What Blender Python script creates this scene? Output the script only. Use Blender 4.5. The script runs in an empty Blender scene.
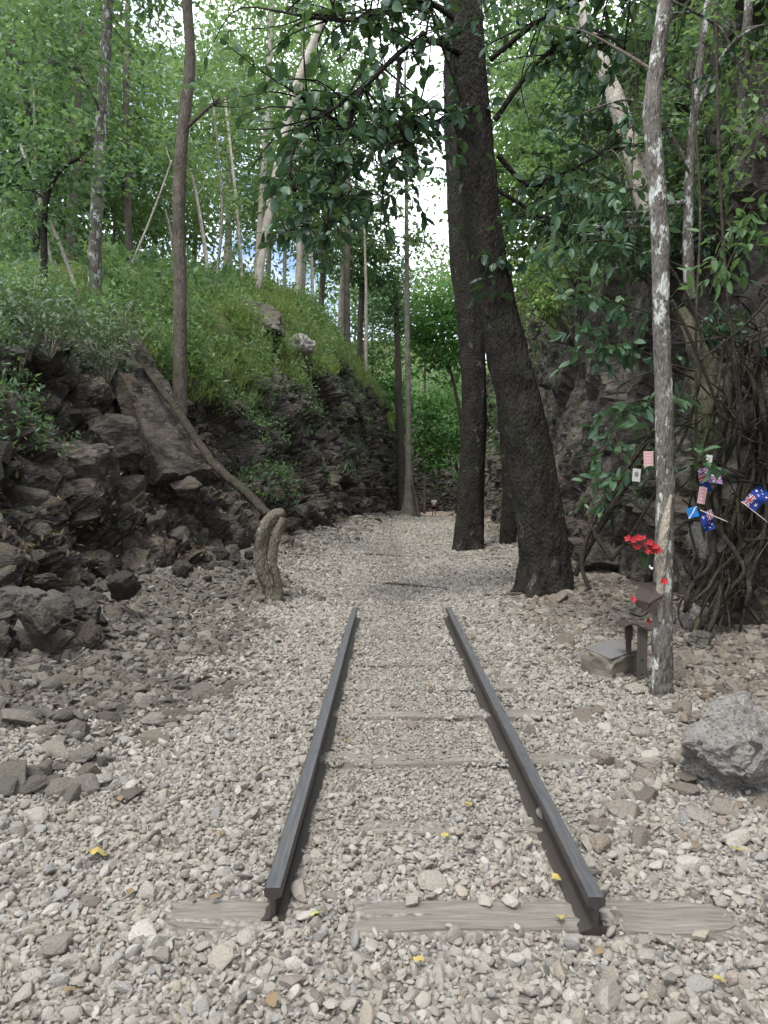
import bpy, math, random
import numpy as np
from mathutils import Vector, Matrix, Euler
random.seed(7); RS = np.random.RandomState(11)
S = bpy.context.scene
COL = S.collection
# ---------------------------------------------------------------- camera
CAM_Z = 1.62; PITCH = math.atan(33/740); F = 740.0
cd = bpy.data.cameras.new('camera'); cam = bpy.data.objects.new('camera', cd); COL.objects.link(cam)
cam.location = (0, 0, CAM_Z); cam.rotation_euler = (math.pi/2-PITCH, 0, 0)
cd.sensor_fit = 'AUTO'; cd.sensor_width = 36; cd.lens = F/1024*36; cd.clip_start = .05; cd.clip_end = 3000
S.camera = cam
# ---------------------------------------------------------------- world and sun
SUN_EL, SUN_AZ = math.radians(66), math.radians(-150)     # azimuth from +Y towards +X
w = bpy.data.worlds.new("World"); S.world = w; w.use_nodes = True
nt = w.node_tree; nt.nodes.clear()
def wn(t, **k):
    n = nt.nodes.new(t)
    for a, b in k.items(): setattr(n, a, b)
    return n
sky = wn('ShaderNodeTexSky', sky_type='NISHITA', sun_disc=False, sun_elevation=SUN_EL, sun_rotation=SUN_AZ)
sky.air_density = 1.0; sky.dust_density = 2.0
tc = wn('ShaderNodeTexCoord'); mp = wn('ShaderNodeMapping'); mp.inputs['Scale'].default_value = (1, 1, 2.2); mp.inputs['Location'].default_value = (.35, .1, .2)
ns = wn('ShaderNodeTexNoise'); ns.inputs['Scale'].default_value = 2.6; ns.inputs['Detail'].default_value = 7; ns.inputs['Roughness'].default_value = .55
cr = wn('ShaderNodeValToRGB'); cr.color_ramp.elements[0].position = .36; cr.color_ramp.elements[1].position = .52
mx = wn('ShaderNodeMix', data_type='RGBA'); mx.inputs[7].default_value = (11.5, 12, 12.8, 1)
bg = wn('ShaderNodeBackground'); bg.inputs['Strength'].default_value = .13
wo = wn('ShaderNodeOutputWorld')
L = nt.links.new
L(tc.outputs['Generated'], mp.inputs[0]); L(mp.outputs[0], ns.inputs['Vector']); L(ns.outputs['Fac'], cr.inputs[0])
L(cr.outputs[0], mx.inputs[0]); L(sky.outputs[0], mx.inputs[6]); L(mx.outputs[2], bg.inputs[0]); L(bg.outputs[0], wo.inputs[0])
sd = bpy.data.lights.new('sun', 'SUN'); sun = bpy.data.objects.new('sun', sd); COL.objects.link(sun)
sd.energy = 1.5; sd.angle = math.radians(10); sd.color = (1, .95, .86)
sdir = Vector((math.sin(SUN_AZ)*math.cos(SUN_EL), math.cos(SUN_AZ)*math.cos(SUN_EL), math.sin(SUN_EL)))
sun.rotation_euler = sdir.to_track_quat('Z', 'Y').to_euler()
S.view_settings.view_transform = 'Standard'; S.view_settings.look = 'None'; S.view_settings.gamma = 1
S.view_settings.exposure = 1.0
S.render.engine = 'CYCLES'
S.cycles.max_bounces = 6; S.cycles.diffuse_bounces = 3; S.cycles.transmission_bounces = 4; S.cycles.glossy_bounces = 2
S.cycles.transparent_max_bounces = 4; S.cycles.use_denoising = True; S.cycles.sample_clamp_indirect = 4

# ---------------------------------------------------------------- picture to place
def at(px, py, Y):
    u = (px-384)/F; v = (512-py)/F
    dy = math.cos(PITCH)+v*math.sin(PITCH); dz = -math.sin(PITCH)+v*math.cos(PITCH)
    k = Y/dy
    return np.array([u*k, Y, CAM_Z+dz*k])
def ppm(Y): return F/Y
GY = [-6, 12, 16, 25, 45, 72, 100, 130]; GZ = [0, 0, 0, -.1, -.74, -1.95, -3, -3.4]
def gz(Y): return np.interp(Y, GY, GZ)
def hash3(ix, iy, iz, s=0):
    h = (ix.astype(np.int64)*374761393 + iy.astype(np.int64)*668265263 + iz.astype(np.int64)*2147483647 + s*1274126177) & 0xffffffff
    h = ((h ^ (h >> 13))*1274126177) & 0xffffffff
    h = ((h ^ (h >> 15))*2246822519) & 0xffffffff
    return ((h ^ (h >> 16)) & 0xffffff)/float(0xffffff)
def vnoise(P, sc, s=0):
    q = P*sc; i = np.floor(q).astype(np.int64); f = q-i; f = f*f*(3-2*f); r = 0
    for a in (0, 1):
        for b in (0, 1):
            for c in (0, 1):
                wgt = (f[:, 0] if a else 1-f[:, 0])*(f[:, 1] if b else 1-f[:, 1])*(f[:, 2] if c else 1-f[:, 2])
                r = r+wgt*hash3(i[:, 0]+a, i[:, 1]+b, i[:, 2]+c, s)
    return r*2-1
def fbm(P, sc, o=4, s=0):
    r = 0; a = 1
    for k in range(o): r = r+a*vnoise(P, sc, s+k); sc *= 2.1; a *= .5
    return r
def worley(q, s=0):
    i = np.floor(q).astype(np.int64); n = len(q)
    d1 = np.full(n, 9.); d2 = np.full(n, 9.); best = np.zeros((n, 3)); cid = np.zeros((n, 3), np.int64)
    for a in (-1, 0, 1):
        for b in (-1, 0, 1):
            for c in (-1, 0, 1):
                X, Y, Z = i[:, 0]+a, i[:, 1]+b, i[:, 2]+c
                sp = np.stack([X+hash3(X, Y, Z, s), Y+hash3(X, Y, Z, s+1), Z+hash3(X, Y, Z, s+2)], 1)
                d = np.linalg.norm(q-sp, axis=1); m = d < d1
                d2 = np.where(m, d1, np.minimum(d2, d)); d1 = np.where(m, d, d1)
                best[m] = sp[m]; cid[m] = np.stack([X, Y, Z], 1)[m]
    return d1, d2, best, cid
ROT = np.array(Euler((math.radians(28), math.radians(-22), math.radians(15))).to_matrix())
def facet(P, size, s=0, aniso=(1, 1, .55), tilt=.9):
    A = np.array(aniso)
    q = (P@ROT.T)/(size*A); d1, d2, sp, c = worley(q, s)
    h = [hash3(c[:, 0], c[:, 1], c[:, 2], s+k) for k in (5, 6, 7, 8)]
    t = np.stack([h[1], h[2], h[3]], 1)*2-1
    return (h[0]-.5)*1.2 + tilt*np.sum((q-sp)*t, 1), d2-d1
EDGE_L = [(-6, -2.9), (5.4, -2.85), (7, -3.0), (8.8, -3.1), (9.9, -2.65), (13, -1.95), (16.5, -1.6), (22, -1.1), (30, -.6), (45, .5), (75, 3.4), (90, 8), (110, 17)]
EDGE_R = [(-6, 4.4), (5, 4.4), (7.4, 3.9), (10.7, 3.1), (16, 3.1), (21, 3.3), (30, 3.7), (45, 4.6), (72, 6.9), (90, 12), (110, 21)]
def eL(Y): return np.interp(Y, [a for a, b in EDGE_L], [b for a, b in EDGE_L])
def eR(Y): return np.interp(Y, [a for a, b in EDGE_R], [b for a, b in EDGE_R])
def ground_h(x, y):
    x = np.asarray(x, float); y = np.asarray(y, float)
    P = np.stack([x, y, np.zeros_like(x)], -1).reshape(-1, 3)
    z = gz(y)
    dl = np.clip((eL(y)+1.5-x)/1.7, 0, 1); dr = np.clip((x-(eR(y)-1.5))/1.7, 0, 1)
    z = z+.34*dl*dl*(3-2*dl)+.16*dr*dr*(3-2*dr)
    edge = np.clip(np.maximum(dl, dr)*1.5, 0, 1)
    n = vnoise(P, .9, 3)*.018+vnoise(P, 3.1, 4)*.010
    return z + n.reshape(z.shape)*(1+2.5*edge)
def gp(px, py, off=0):
    Y = 5.
    for _ in range(60):
        p = at(px, py, 1.); d = p-np.array([0, 0, CAM_Z])
        h = float(ground_h(d[0]*Y, Y))+off
        Y = .5*Y+.5*(h-CAM_Z)/d[2]
    return np.array([d[0]*Y, Y, float(ground_h(d[0]*Y, Y))])

# ---------------------------------------------------------------- materials
def new_mat(name):
    m = bpy.data.materials.new(name); m.use_nodes = True; t = m.node_tree; t.nodes.clear()
    return m, t
class N:
    def __init__(s, t): s.t = t
    def __call__(s, ty, ins=None, **k):
        n = s.t.nodes.new(ty)
        for a, b in k.items(): setattr(n, a, b)
        for a, b in (ins or {}).items():
            if hasattr(b, 'bl_idname') and not isinstance(b, bpy.types.NodeSocket): b = b.outputs[0]
            if isinstance(b, bpy.types.NodeSocket): s.t.links.new(b, n.inputs[a])
            else: n.inputs[a].default_value = b
        return n
    def ramp(s, f, stops):
        n = s.t.nodes.new('ShaderNodeValToRGB'); e = n.color_ramp.elements
        while len(e) < len(stops): e.new(.5)
        for i, (p, c) in enumerate(stops):
            e[i].position = p; e[i].color = (*c, 1) if len(c) == 3 else c
        s.t.links.new(f, n.inputs[0]); return n.outputs[0]
    def mix(s, f, a, b, bt='MIX'):
        n = s.t.nodes.new('ShaderNodeMix'); n.data_type = 'RGBA'; n.blend_type = bt
        for i, v in ((0, f), (6, a), (7, b)):
            if isinstance(v, bpy.types.NodeSocket): s.t.links.new(v, n.inputs[i])
            else: n.inputs[i].default_value = v if i == 0 else (*v, 1) if len(v) == 3 else v
        return n.outputs[2]
    def noise(s, vec, sc, det=4, r=.55, out='Fac'):
        n = s('ShaderNodeTexNoise', {'Vector': vec, 'Scale': sc, 'Detail': det, 'Roughness': r}); return n.outputs[out]
    def vor(s, vec, sc, feat='F1', out='Distance'):
        n = s('ShaderNodeTexVoronoi', {'Vector': vec, 'Scale': sc}, feature=feat); return n.outputs[out]
    def math(s, op, a, b=0.):
        n = s.t.nodes.new('ShaderNodeMath'); n.operation = op
        for i, v in ((0, a), (1, b)):
            if isinstance(v, bpy.types.NodeSocket): s.t.links.new(v, n.inputs[i])
            else: n.inputs[i].default_value = v
        return n.outputs[0]
    def out(s, col, rough=.8, bump=None, bs=.4, bd=.02, spec=.3, metal=0.):
        b = s('ShaderNodeBsdfPrincipled', {'Roughness': rough, 'Specular IOR Level': spec, 'Metallic': metal})
        if isinstance(col, bpy.types.NodeSocket): s.t.links.new(col, b.inputs['Base Color'])
        else: b.inputs['Base Color'].default_value = (*col, 1)
        if bump is not None:
            bm = s('ShaderNodeBump', {'Strength': bs, 'Distance': bd, 'Height': bump}); s.t.links.new(bm.outputs[0], b.inputs['Normal'])
        o = s('ShaderNodeOutputMaterial'); s.t.links.new(b.outputs[0], o.inputs[0]); return b
def pos(n): return n('ShaderNodeNewGeometry').outputs['Position']
def objc(n): return n('ShaderNodeTexCoord').outputs['Object']

def stone_mat(name, stops, bscale=1.0, sc=6, dirt=(.16, .13, .10), dirt_amt=.25, inst=True, coord='Object'):
    m, t = new_mat(name); n = N(t)
    c = n('ShaderNodeTexCoord').outputs['Object'] if coord == 'Object' else pos(n)
    rnd = n('ShaderNodeObjectInfo').outputs['Random']
    base = n.ramp(rnd, stops) if inst else n.ramp(n.noise(c, sc*.35, 3), stops)
    f = n.noise(c, sc, 5, .62)
    col = n.mix(n.math('MULTIPLY', f, .55), base, (.5, .48, .45), 'OVERLAY')
    g = n.noise(c, sc*3.3, 3, .7)
    col = n.mix(n.ramp(g, [(.48, (0, 0, 0)), (.75, (dirt_amt*2,)*3)]), col, dirt)
    n.out(col, .85, n.noise(c, sc*2.6, 5, .65), .5*bscale, .12, .25)
    return m
GR = [(0, (.21, .192, .168)), (.2, (.385, .36, .32)), (.45, (.30, .277, .244)), (.65, (.46, .44, .40)), (.78, (.25, .247, .24)), (.88, (.385, .345, .28)), (.94, (.12, .113, .103)), (1, (.34, .284, .248))]
M_gravel = stone_mat('pale gravel', GR, 1, 2.6)
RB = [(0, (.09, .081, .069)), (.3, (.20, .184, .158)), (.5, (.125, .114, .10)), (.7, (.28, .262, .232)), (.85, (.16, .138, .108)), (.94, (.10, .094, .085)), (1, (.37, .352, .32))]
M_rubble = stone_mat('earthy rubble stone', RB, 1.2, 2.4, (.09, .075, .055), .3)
RR = [(0, (.13, .113, .096)), (.25, (.27, .243, .21)), (.5, (.17, .146, .124)), (.7, (.36, .33, .285)), (.85, (.24, .19, .138)), (1, (.31, .295, .27))]
M_beige = stone_mat('beige broken stone', RR, 1.2, 2.4, (.16, .12, .085), .3)
M_wallrock = stone_mat('dark wall rock', [(0, (.045, .042, .038)), (.3, (.11, .10, .088)), (.5, (.065, .06, .055)), (.7, (.13, .12, .105)), (.85, (.075, .064, .052)), (1, (.15, .142, .127))], 1.8, 2.2, (.05, .04, .03), .4)
M_rock = stone_mat('dark grey rock', [(.2, (.045, .042, .038)), (.5, (.10, .093, .083)), (.8, (.18, .168, .15))], 1.6, 4, (.05, .04, .03), .3, False, 'Position')
M_boulder = stone_mat('pale veined boulder', [(.25, (.30, .28, .27)), (.5, (.50, .475, .45)), (.75, (.72, .70, .66))], 2.2, 14, (.14, .10, .08), .4, False, 'Position')

def cliff_mat():
    m, t = new_mat('fractured cliff rock'); n = N(t); p = pos(n)
    big = n.noise(p, .7, 5, .6)
    col = n.ramp(big, [(.28, (.034, .032, .030)), (.44, (.072, .066, .060)), (.56, (.100, .090, .078)), (.72, (.165, .153, .137))])
    vm = n('ShaderNodeMapping', {'Vector': p, 'Rotation': (.5, -.4, .3), 'Scale': (1, 1, 1.7)}).outputs[0]
    for q_, am_ in ((1.7, .55), (4.6, .5)):
        vc = n('ShaderNodeTexVoronoi', {'Vector': vm, 'Scale': q_}).outputs['Color']; vv = n('ShaderNodeSeparateXYZ', {0: vc}).outputs[0]
        col = n.mix(am_, col, n.mix(1., col, n.ramp(vv, [(0, (.35,)*3), (1, (1.75,)*3)]), 'MULTIPLY'))  # cell tones paint light and shade of the block faces into the rock
    st = n('ShaderNodeMapping', {'Vector': p, 'Rotation': (.5, -.4, .3), 'Scale': (1.2, 1.2, 5)}).outputs[0]
    col = n.mix(n.math('MULTIPLY', n.noise(st, 2.2, 6, .7), .8), col, (.5, .47, .44), 'OVERLAY')
    gr = n.noise(p, 7, 5, .7)
    col = n.mix(n.ramp(gr, [(.52, (0,)*3), (.66, (.75,)*3)]), col, (.17, .162, .148))
    br = n.noise(p, 1.9, 4, .6, 'Fac')
    col = n.mix(n.ramp(br, [(.5, (0,)*3), (.7, (.6,)*3)]), col, (.050, .038, .028))
    nz = n('ShaderNodeSeparateXYZ', {0: n('ShaderNodeNewGeometry').outputs['Normal']}).outputs[2]
    up = n.math('MULTIPLY', n.ramp(nz, [(.45, (0,)*3), (.85, (1,)*3)]), n.ramp(n.noise(p, 2.6, 4), [(.4, (0,)*3), (.6, (1,)*3)]))
    col = n.mix(n.math('MULTIPLY', up, .7), col, (.105, .085, .060))
    lich = n.ramp(n.noise(p, 13, 3, .6), [(.66, (0,)*3), (.71, (.7,)*3)])
    col = n.mix(lich, col, (.30, .31, .28))
    h = n.math('ADD', n.noise(st, 3.2, 8, .68), n.math('MULTIPLY', n.vor(p, 9, 'DISTANCE_TO_EDGE'), .35))
    n.out(col, .9, h, .9, .12, .12)
    return m
M_cliff = cliff_mat()
def soil_mat():
    m, t = new_mat('leaf strewn forest soil'); n = N(t); p = pos(n)
    col = n.ramp(n.noise(p, 1.3, 6, .65), [(.3, (.035, .045, .018)), (.5, (.07, .09, .03)), (.7, (.11, .10, .05))])
    n.out(col, .95, n.noise(p, 6, 6), .6, .08, .1); return m
M_soil = soil_mat()
def ground_mat():
    m, t = new_mat('gritty path bed'); n = N(t); p = pos(n)
    v = n('ShaderNodeTexVoronoi', {'Vector': p, 'Scale': 34.})
    c1 = n.ramp(v.outputs['Color'], [(0, (.13, .118, .10)), (.5, (.22, .20, .175)), (1, (.32, .295, .26))])
    col = n.mix(n.ramp(v.outputs['Distance'], [(.35, (0,)*3), (.75, (.8,)*3)]), c1, (.13, .115, .10))  # darker gaps paint the deep shade between stones into the bed
    x = n('ShaderNodeSeparateXYZ', {0: p})
    col = n.mix(n.ramp(n.noise(p, .8, 4), [(.45, (0,)*3), (.68, (.45,)*3)]), col, (.17, .14, .11))
    far = n.math('MULTIPLY', n('ShaderNodeMapRange', {0: x.outputs[1], 1: 35., 2: 75.}).outputs[0], .8)
    col = n.mix(far, col, (.33, .25, .19))
    n.out(col, .9, n.math('SUBTRACT', 1., v.outputs['Distance']), .8, .02, .2); return m
M_ground = ground_mat()

def bark_mat(name, a, b, c=None, sc=1., patch=.62, green=0., bs=.7, zs=.3):
    m, t = new_mat(name); n = N(t); p = objc(n)
    st = n('ShaderNodeMapping', {'Vector': p, 'Scale': (1, 1, zs)}).outputs[0]
    f = n.noise(st, 30*sc, 6, .7); col = n.ramp(f, [(.36, a), (.62, b)])
    col = n.mix(n.ramp(n.noise(p, 3.5, 5, .65), [(.4, (0,)*3), (.65, (.5,)*3)]), col, tuple(v*1.5 for v in b))
    if c: col = n.mix(n.ramp(n.noise(n('ShaderNodeMapping', {'Vector': p, 'Scale': (1, 1, .5)}).outputs[0], 6*sc, 6, .7), [(patch, (0,)*3), (patch+.05, (.9,)*3)]), col, c)
    if green: col = n.mix(n.ramp(n.noise(p, 2.5, 4), [(.45, (0,)*3), (.65, (green,)*3)]), col, (.05, .07, .03))
    h = n.math('ADD', n.noise(st, 22*sc, 5, .7), n.math('MULTIPLY', n.vor(st, 26*sc, 'DISTANCE_TO_EDGE'), 1.2))
    n.out(col, .9, h, bs, .03, .1); return m
M_bark_dark = bark_mat('dark furrowed bark', (.008, .007, .006), (.036, .031, .028), (.11, .104, .096), .9, .60, .15, 1., .5)
M_bark_mid = bark_mat('brown bark', (.045, .036, .03), (.12, .10, .085), (.2, .19, .17), 1, .62, .3)
M_bark_pale = bark_mat('pale grey bark', (.22, .19, .16), (.42, .38, .33), None, 1)
M_bark_pale2 = bark_mat('olive grey bark', (.10, .095, .075), (.23, .22, .18), None, 1, green=.3)
M_bark_lichen = bark_mat('lichen patched bark', (.045, .040, .035), (.165, .15, .132), (.52, .54, .50), 1.7, .54)
M_bark_root = bark_mat('grey brown root bark', (.018, .014, .011), (.062, .052, .042), (.12, .105, .09), 1.6, .62, .2)
M_fig = bark_mat('mossy fig bark', (.04, .036, .024), (.12, .11, .08), (.2, .19, .16), 2, .6, .6)
M_wood_pale = bark_mat('weathered twisted wood', (.06, .05, .038), (.21, .185, .15), (.36, .33, .29), 2, .6, .15, 1., .2)
M_wood_scar = bark_mat('bare split wood', (.14, .12, .09), (.36, .32, .26), None, 2.5)

def leaf_mat(name, stops, trans=.35, rough=.5, sc=.5, back=(.12, .17, .09)):
    m, t = new_mat(name); n = N(t); g = n('ShaderNodeNewGeometry')
    r = n.math('ADD', n.math('MULTIPLY', g.outputs['Random Per Island'], .62), n.math('MULTIPLY', n.math('SUBTRACT', n.noise(g.outputs['Position'], sc, 3), .3), .95))
    col = n.ramp(r, stops)
    b = n('ShaderNodeBsdfPrincipled', {'Base Color': col, 'Roughness': rough, 'Specular IOR Level': .35})
    tr = n('ShaderNodeBsdfTranslucent', {'Color': n.mix(.5, col, (.16, .26, .04))})
    ms = n('ShaderNodeMixShader', {0: trans, 1: b.outputs[0], 2: tr.outputs[0]})
    o = n('ShaderNodeOutputMaterial', {0: ms.outputs[0]}); return m
M_leaf_dark = leaf_mat('dark glossy leaves', [(0, (0.0168, 0.0432, 0.0264)), (0.45, (0.0312, 0.0744, 0.0408)), (0.8, (0.054, 0.114, 0.054)), (1, (0.096, 0.18, 0.06))], .22, .38)
M_leaf_mid = leaf_mat('mid green leaves', [(0, (0.0468, 0.0936, 0.0572)), (0.45, (0.0936, 0.169, 0.0884)), (0.8, (0.1534, 0.2535, 0.1105)), (1, (0.26, 0.351, 0.156))], .45)  # lighter, bluer tones paint a milky flare veil into the leaf green
M_leaf_light = leaf_mat('light green leaves', [(0, (0.0806, 0.1495, 0.0715)), (0.45, (0.1404, 0.234, 0.1014)), (0.8, (0.221, 0.325, 0.13)), (1, (0.351, 0.442, 0.182))], .5)  # green raised the same way, with the pale flare put into the colour
M_leaf_grey = leaf_mat('grey green leaves', [(0, (0.0405, 0.0675, 0.0405)), (0.5, (0.0765, 0.117, 0.0675)), (1, (0.144, 0.189, 0.108))], .25, .45)
M_leaf_teal = leaf_mat('cool broad leaves', [(0, (0.0325, 0.075, 0.045)), (0.5, (0.0625, 0.125, 0.0688)), (1, (0.1375, 0.225, 0.1063))], .25, .42)
M_leaf_bright = leaf_mat('bright emerald leaves', [(0, (0.0264, 0.084, 0.0264)), (0.5, (0.054, 0.168, 0.042)), (1, (0.12, 0.288, 0.06))], .42)
M_under = leaf_mat('yellow green undergrowth', [(0, (0.0731, 0.1272, 0.0396)), (0.4, (0.1463, 0.2429, 0.0709)), (0.75, (0.2438, 0.3586, 0.1063)), (1, (0.3706, 0.4627, 0.1843))], .45, .6, .8)  # leaf colour with sunlight on the bank and the lit tree painted in
M_grass = leaf_mat('pale bank grass', [(0, (.12, .18, .05)), (.5, (.22, .30, .085)), (1, (.40, .42, .18))], .45, .6, .8)
M_dry = leaf_mat('dry brown leaf litter', [(0, (.07, .045, .025)), (.5, (.13, .09, .05)), (1, (.24, .18, .10))], .15, .7)

def plain(name, col, rough=.6, metal=0., sc=20, var=.35, bump=.2, spec=.4):
    m, t = new_mat(name); n = N(t); p = objc(n)
    f = n.noise(p, sc, 5, .65)
    c = n.mix(n.math('MULTIPLY', f, var*2), col, tuple(max(0, x*.35) for x in col))
    n.out(c, rough, f, bump, .01, spec, metal); return m
def rail_mat():
    m, t = new_mat('worn dark rail steel'); n = N(t); p = objc(n)
    st = n('ShaderNodeMapping', {'Vector': p, 'Scale': (30, 1.2, 30)}).outputs[0]
    f = n.noise(st, 3, 6, .7); g = n.noise(p, 9, 5, .7)
    nz = n('ShaderNodeSeparateXYZ', {0: n('ShaderNodeNewGeometry').outputs['Normal']}).outputs[2]
    col = n.ramp(f, [(.3, (.022, .021, .021)), (.7, (.060, .056, .054))])
    col = n.mix(n.ramp(g, [(.46, (0,)*3), (.66, (.7,)*3)]), col, (.075, .052, .038))
    top = n.mix(n.ramp(g, [(.48, (0,)*3), (.66, (.75,)*3)]), n.ramp(f, [(.3, (.050, .052, .056)), (.7, (.12, .125, .135))]), (.11, .095, .085))
    hz = n('ShaderNodeSeparateXYZ', {0: p}).outputs[2]
    col = n.mix(n.math('MULTIPLY', n.ramp(nz, [(.6, (0,)*3), (.9, (1,)*3)]), n.ramp(hz, [(.08, (0,)*3), (.09, (1,)*3)])), col, top)
    col = n.mix(n.ramp(hz, [(.03, (.8,)*3), (.07, (0,)*3)]), col, (.042, .034, .028))
    n.out(col, .48, n.math('ADD', f, g), .35, .006, .5, .25); return m
M_rail = rail_mat()
def sleeper_mat():
    m, t = new_mat('weathered grey timber'); n = N(t); p = objc(n)
    st = n('ShaderNodeMapping', {'Vector': p, 'Scale': (1, 14, 14)}).outputs[0]
    f = n.noise(st, 5, 6, .7); g = n.noise(p, 4, 4)
    col = n.ramp(f, [(.3, (.11, .097, .083)), (.55, (.205, .19, .165)), (.75, (.30, .272, .245))])
    col = n.mix(n.ramp(g, [(.4, (0,)*3), (.7, (.5,)*3)]), col, (.215, .198, .172))
    n.out(col, .9, f, .7, .02, .15); return m
M_sleeper = sleeper_mat()
M_rust = plain('rusty brown steel', (.075, .055, .048), .8, .3)
M_post = plain('grey brown painted steel', (.13, .115, .105), .75, .2)
M_red = plain('red poppy cloth', (.36, .014, .02), .7, 0, 60, .25)
M_green = plain('dull green stem', (.04, .08, .03), .7)
M_white = plain('white petal cloth', (.7, .7, .68), .7, 0, 30, .1)
M_black = plain('black plastic', (.01, .01, .01), .5)
M_skin = plain('skin', (.32, .19, .13), .6, 0, 8, .1, .05)
M_hair = plain('dark hair', (.012, .01, .009), .6)
M_shirt = plain('pale cream cotton', (.72, .69, .63), .85, 0, 8, .12)
M_shorts = plain('black cotton', (.014, .014, .018), .85)
M_shoe = plain('grey shoe fabric', (.2, .2, .2), .8)
M_yellow = plain('yellow dead leaf', (.42, .33, .10), .7, 0, 40, .3)
M_tan = plain('tan dead leaf', (.22, .155, .085), .7, 0, 40, .3)
M_lime = plain('lime dead leaf', (.42, .45, .10), .7, 0, 40, .25)
M_cutstone = plain('mossy cut stone', (.21, .19, .15), .9, 0, 6, .4, .8)
M_slab = plain('smooth grey stone slab', (.16, .155, .15), .85, 0, 9, .3, .5)
def vcol_mat(name, rough=.7):
    m, t = new_mat(name); n = N(t)
    a = n('ShaderNodeVertexColor', layer_name='print'); n.out(a.outputs[0], rough, n.noise(objc(n), 60, 3), .15, .01, .2); return m
M_print = vcol_mat('printed cloth and card')

# ---------------------------------------------------------------- object helpers
def mesh_np(name, V, Fs, mat=None, smooth=True):
    """V (n,3); Fs: array (m,k) with equal k, or list of arrays"""
    me = bpy.data.meshes.new(name)
    if not isinstance(Fs, list): Fs = [Fs]
    V = np.asarray(V, np.float32)
    me.vertices.add(len(V)); me.vertices.foreach_set('co', V.ravel())
    idx = np.concatenate([f.ravel() for f in Fs]).astype(np.int32)
    tot = np.concatenate([np.full(len(f), f.shape[1], np.int32) for f in Fs])
    st = np.concatenate([[0], np.cumsum(tot)[:-1]]).astype(np.int32)
    me.loops.add(len(idx)); me.loops.foreach_set('vertex_index', idx)
    me.polygons.add(len(tot)); me.polygons.foreach_set('loop_start', st); me.polygons.foreach_set('loop_total', tot)
    me.polygons.foreach_set('use_smooth', np.full(len(tot), smooth))
    if mat: me.materials.append(mat)
    me.update(calc_edges=True); return me
def link(name, me, parent=None, loc=None, rot=None, sc=None):
    o = bpy.data.objects.new(name, me); COL.objects.link(o)
    if parent: o.parent = parent
    if loc is not None: o.location = tuple(float(v) for v in loc)
    if rot is not None: o.rotation_euler = rot
    if sc is not None: o.scale = sc if hasattr(sc, '__len__') else (sc,)*3
    return o
def tag(o, label, cat, group=None, kind=None):
    if label: o['label'] = label
    if cat: o['category'] = cat
    if group: o['group'] = group
    if kind: o['kind'] = kind
    return o
def empty(name, loc, label, cat, group=None, rz=0.):
    o = link(name, None, None, loc, (0, 0, rz)); o.empty_display_size = .1
    return tag(o, label, cat, group)
def struct(name, me):
    o = link(name, me); o['kind'] = 'structure'; return o

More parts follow.
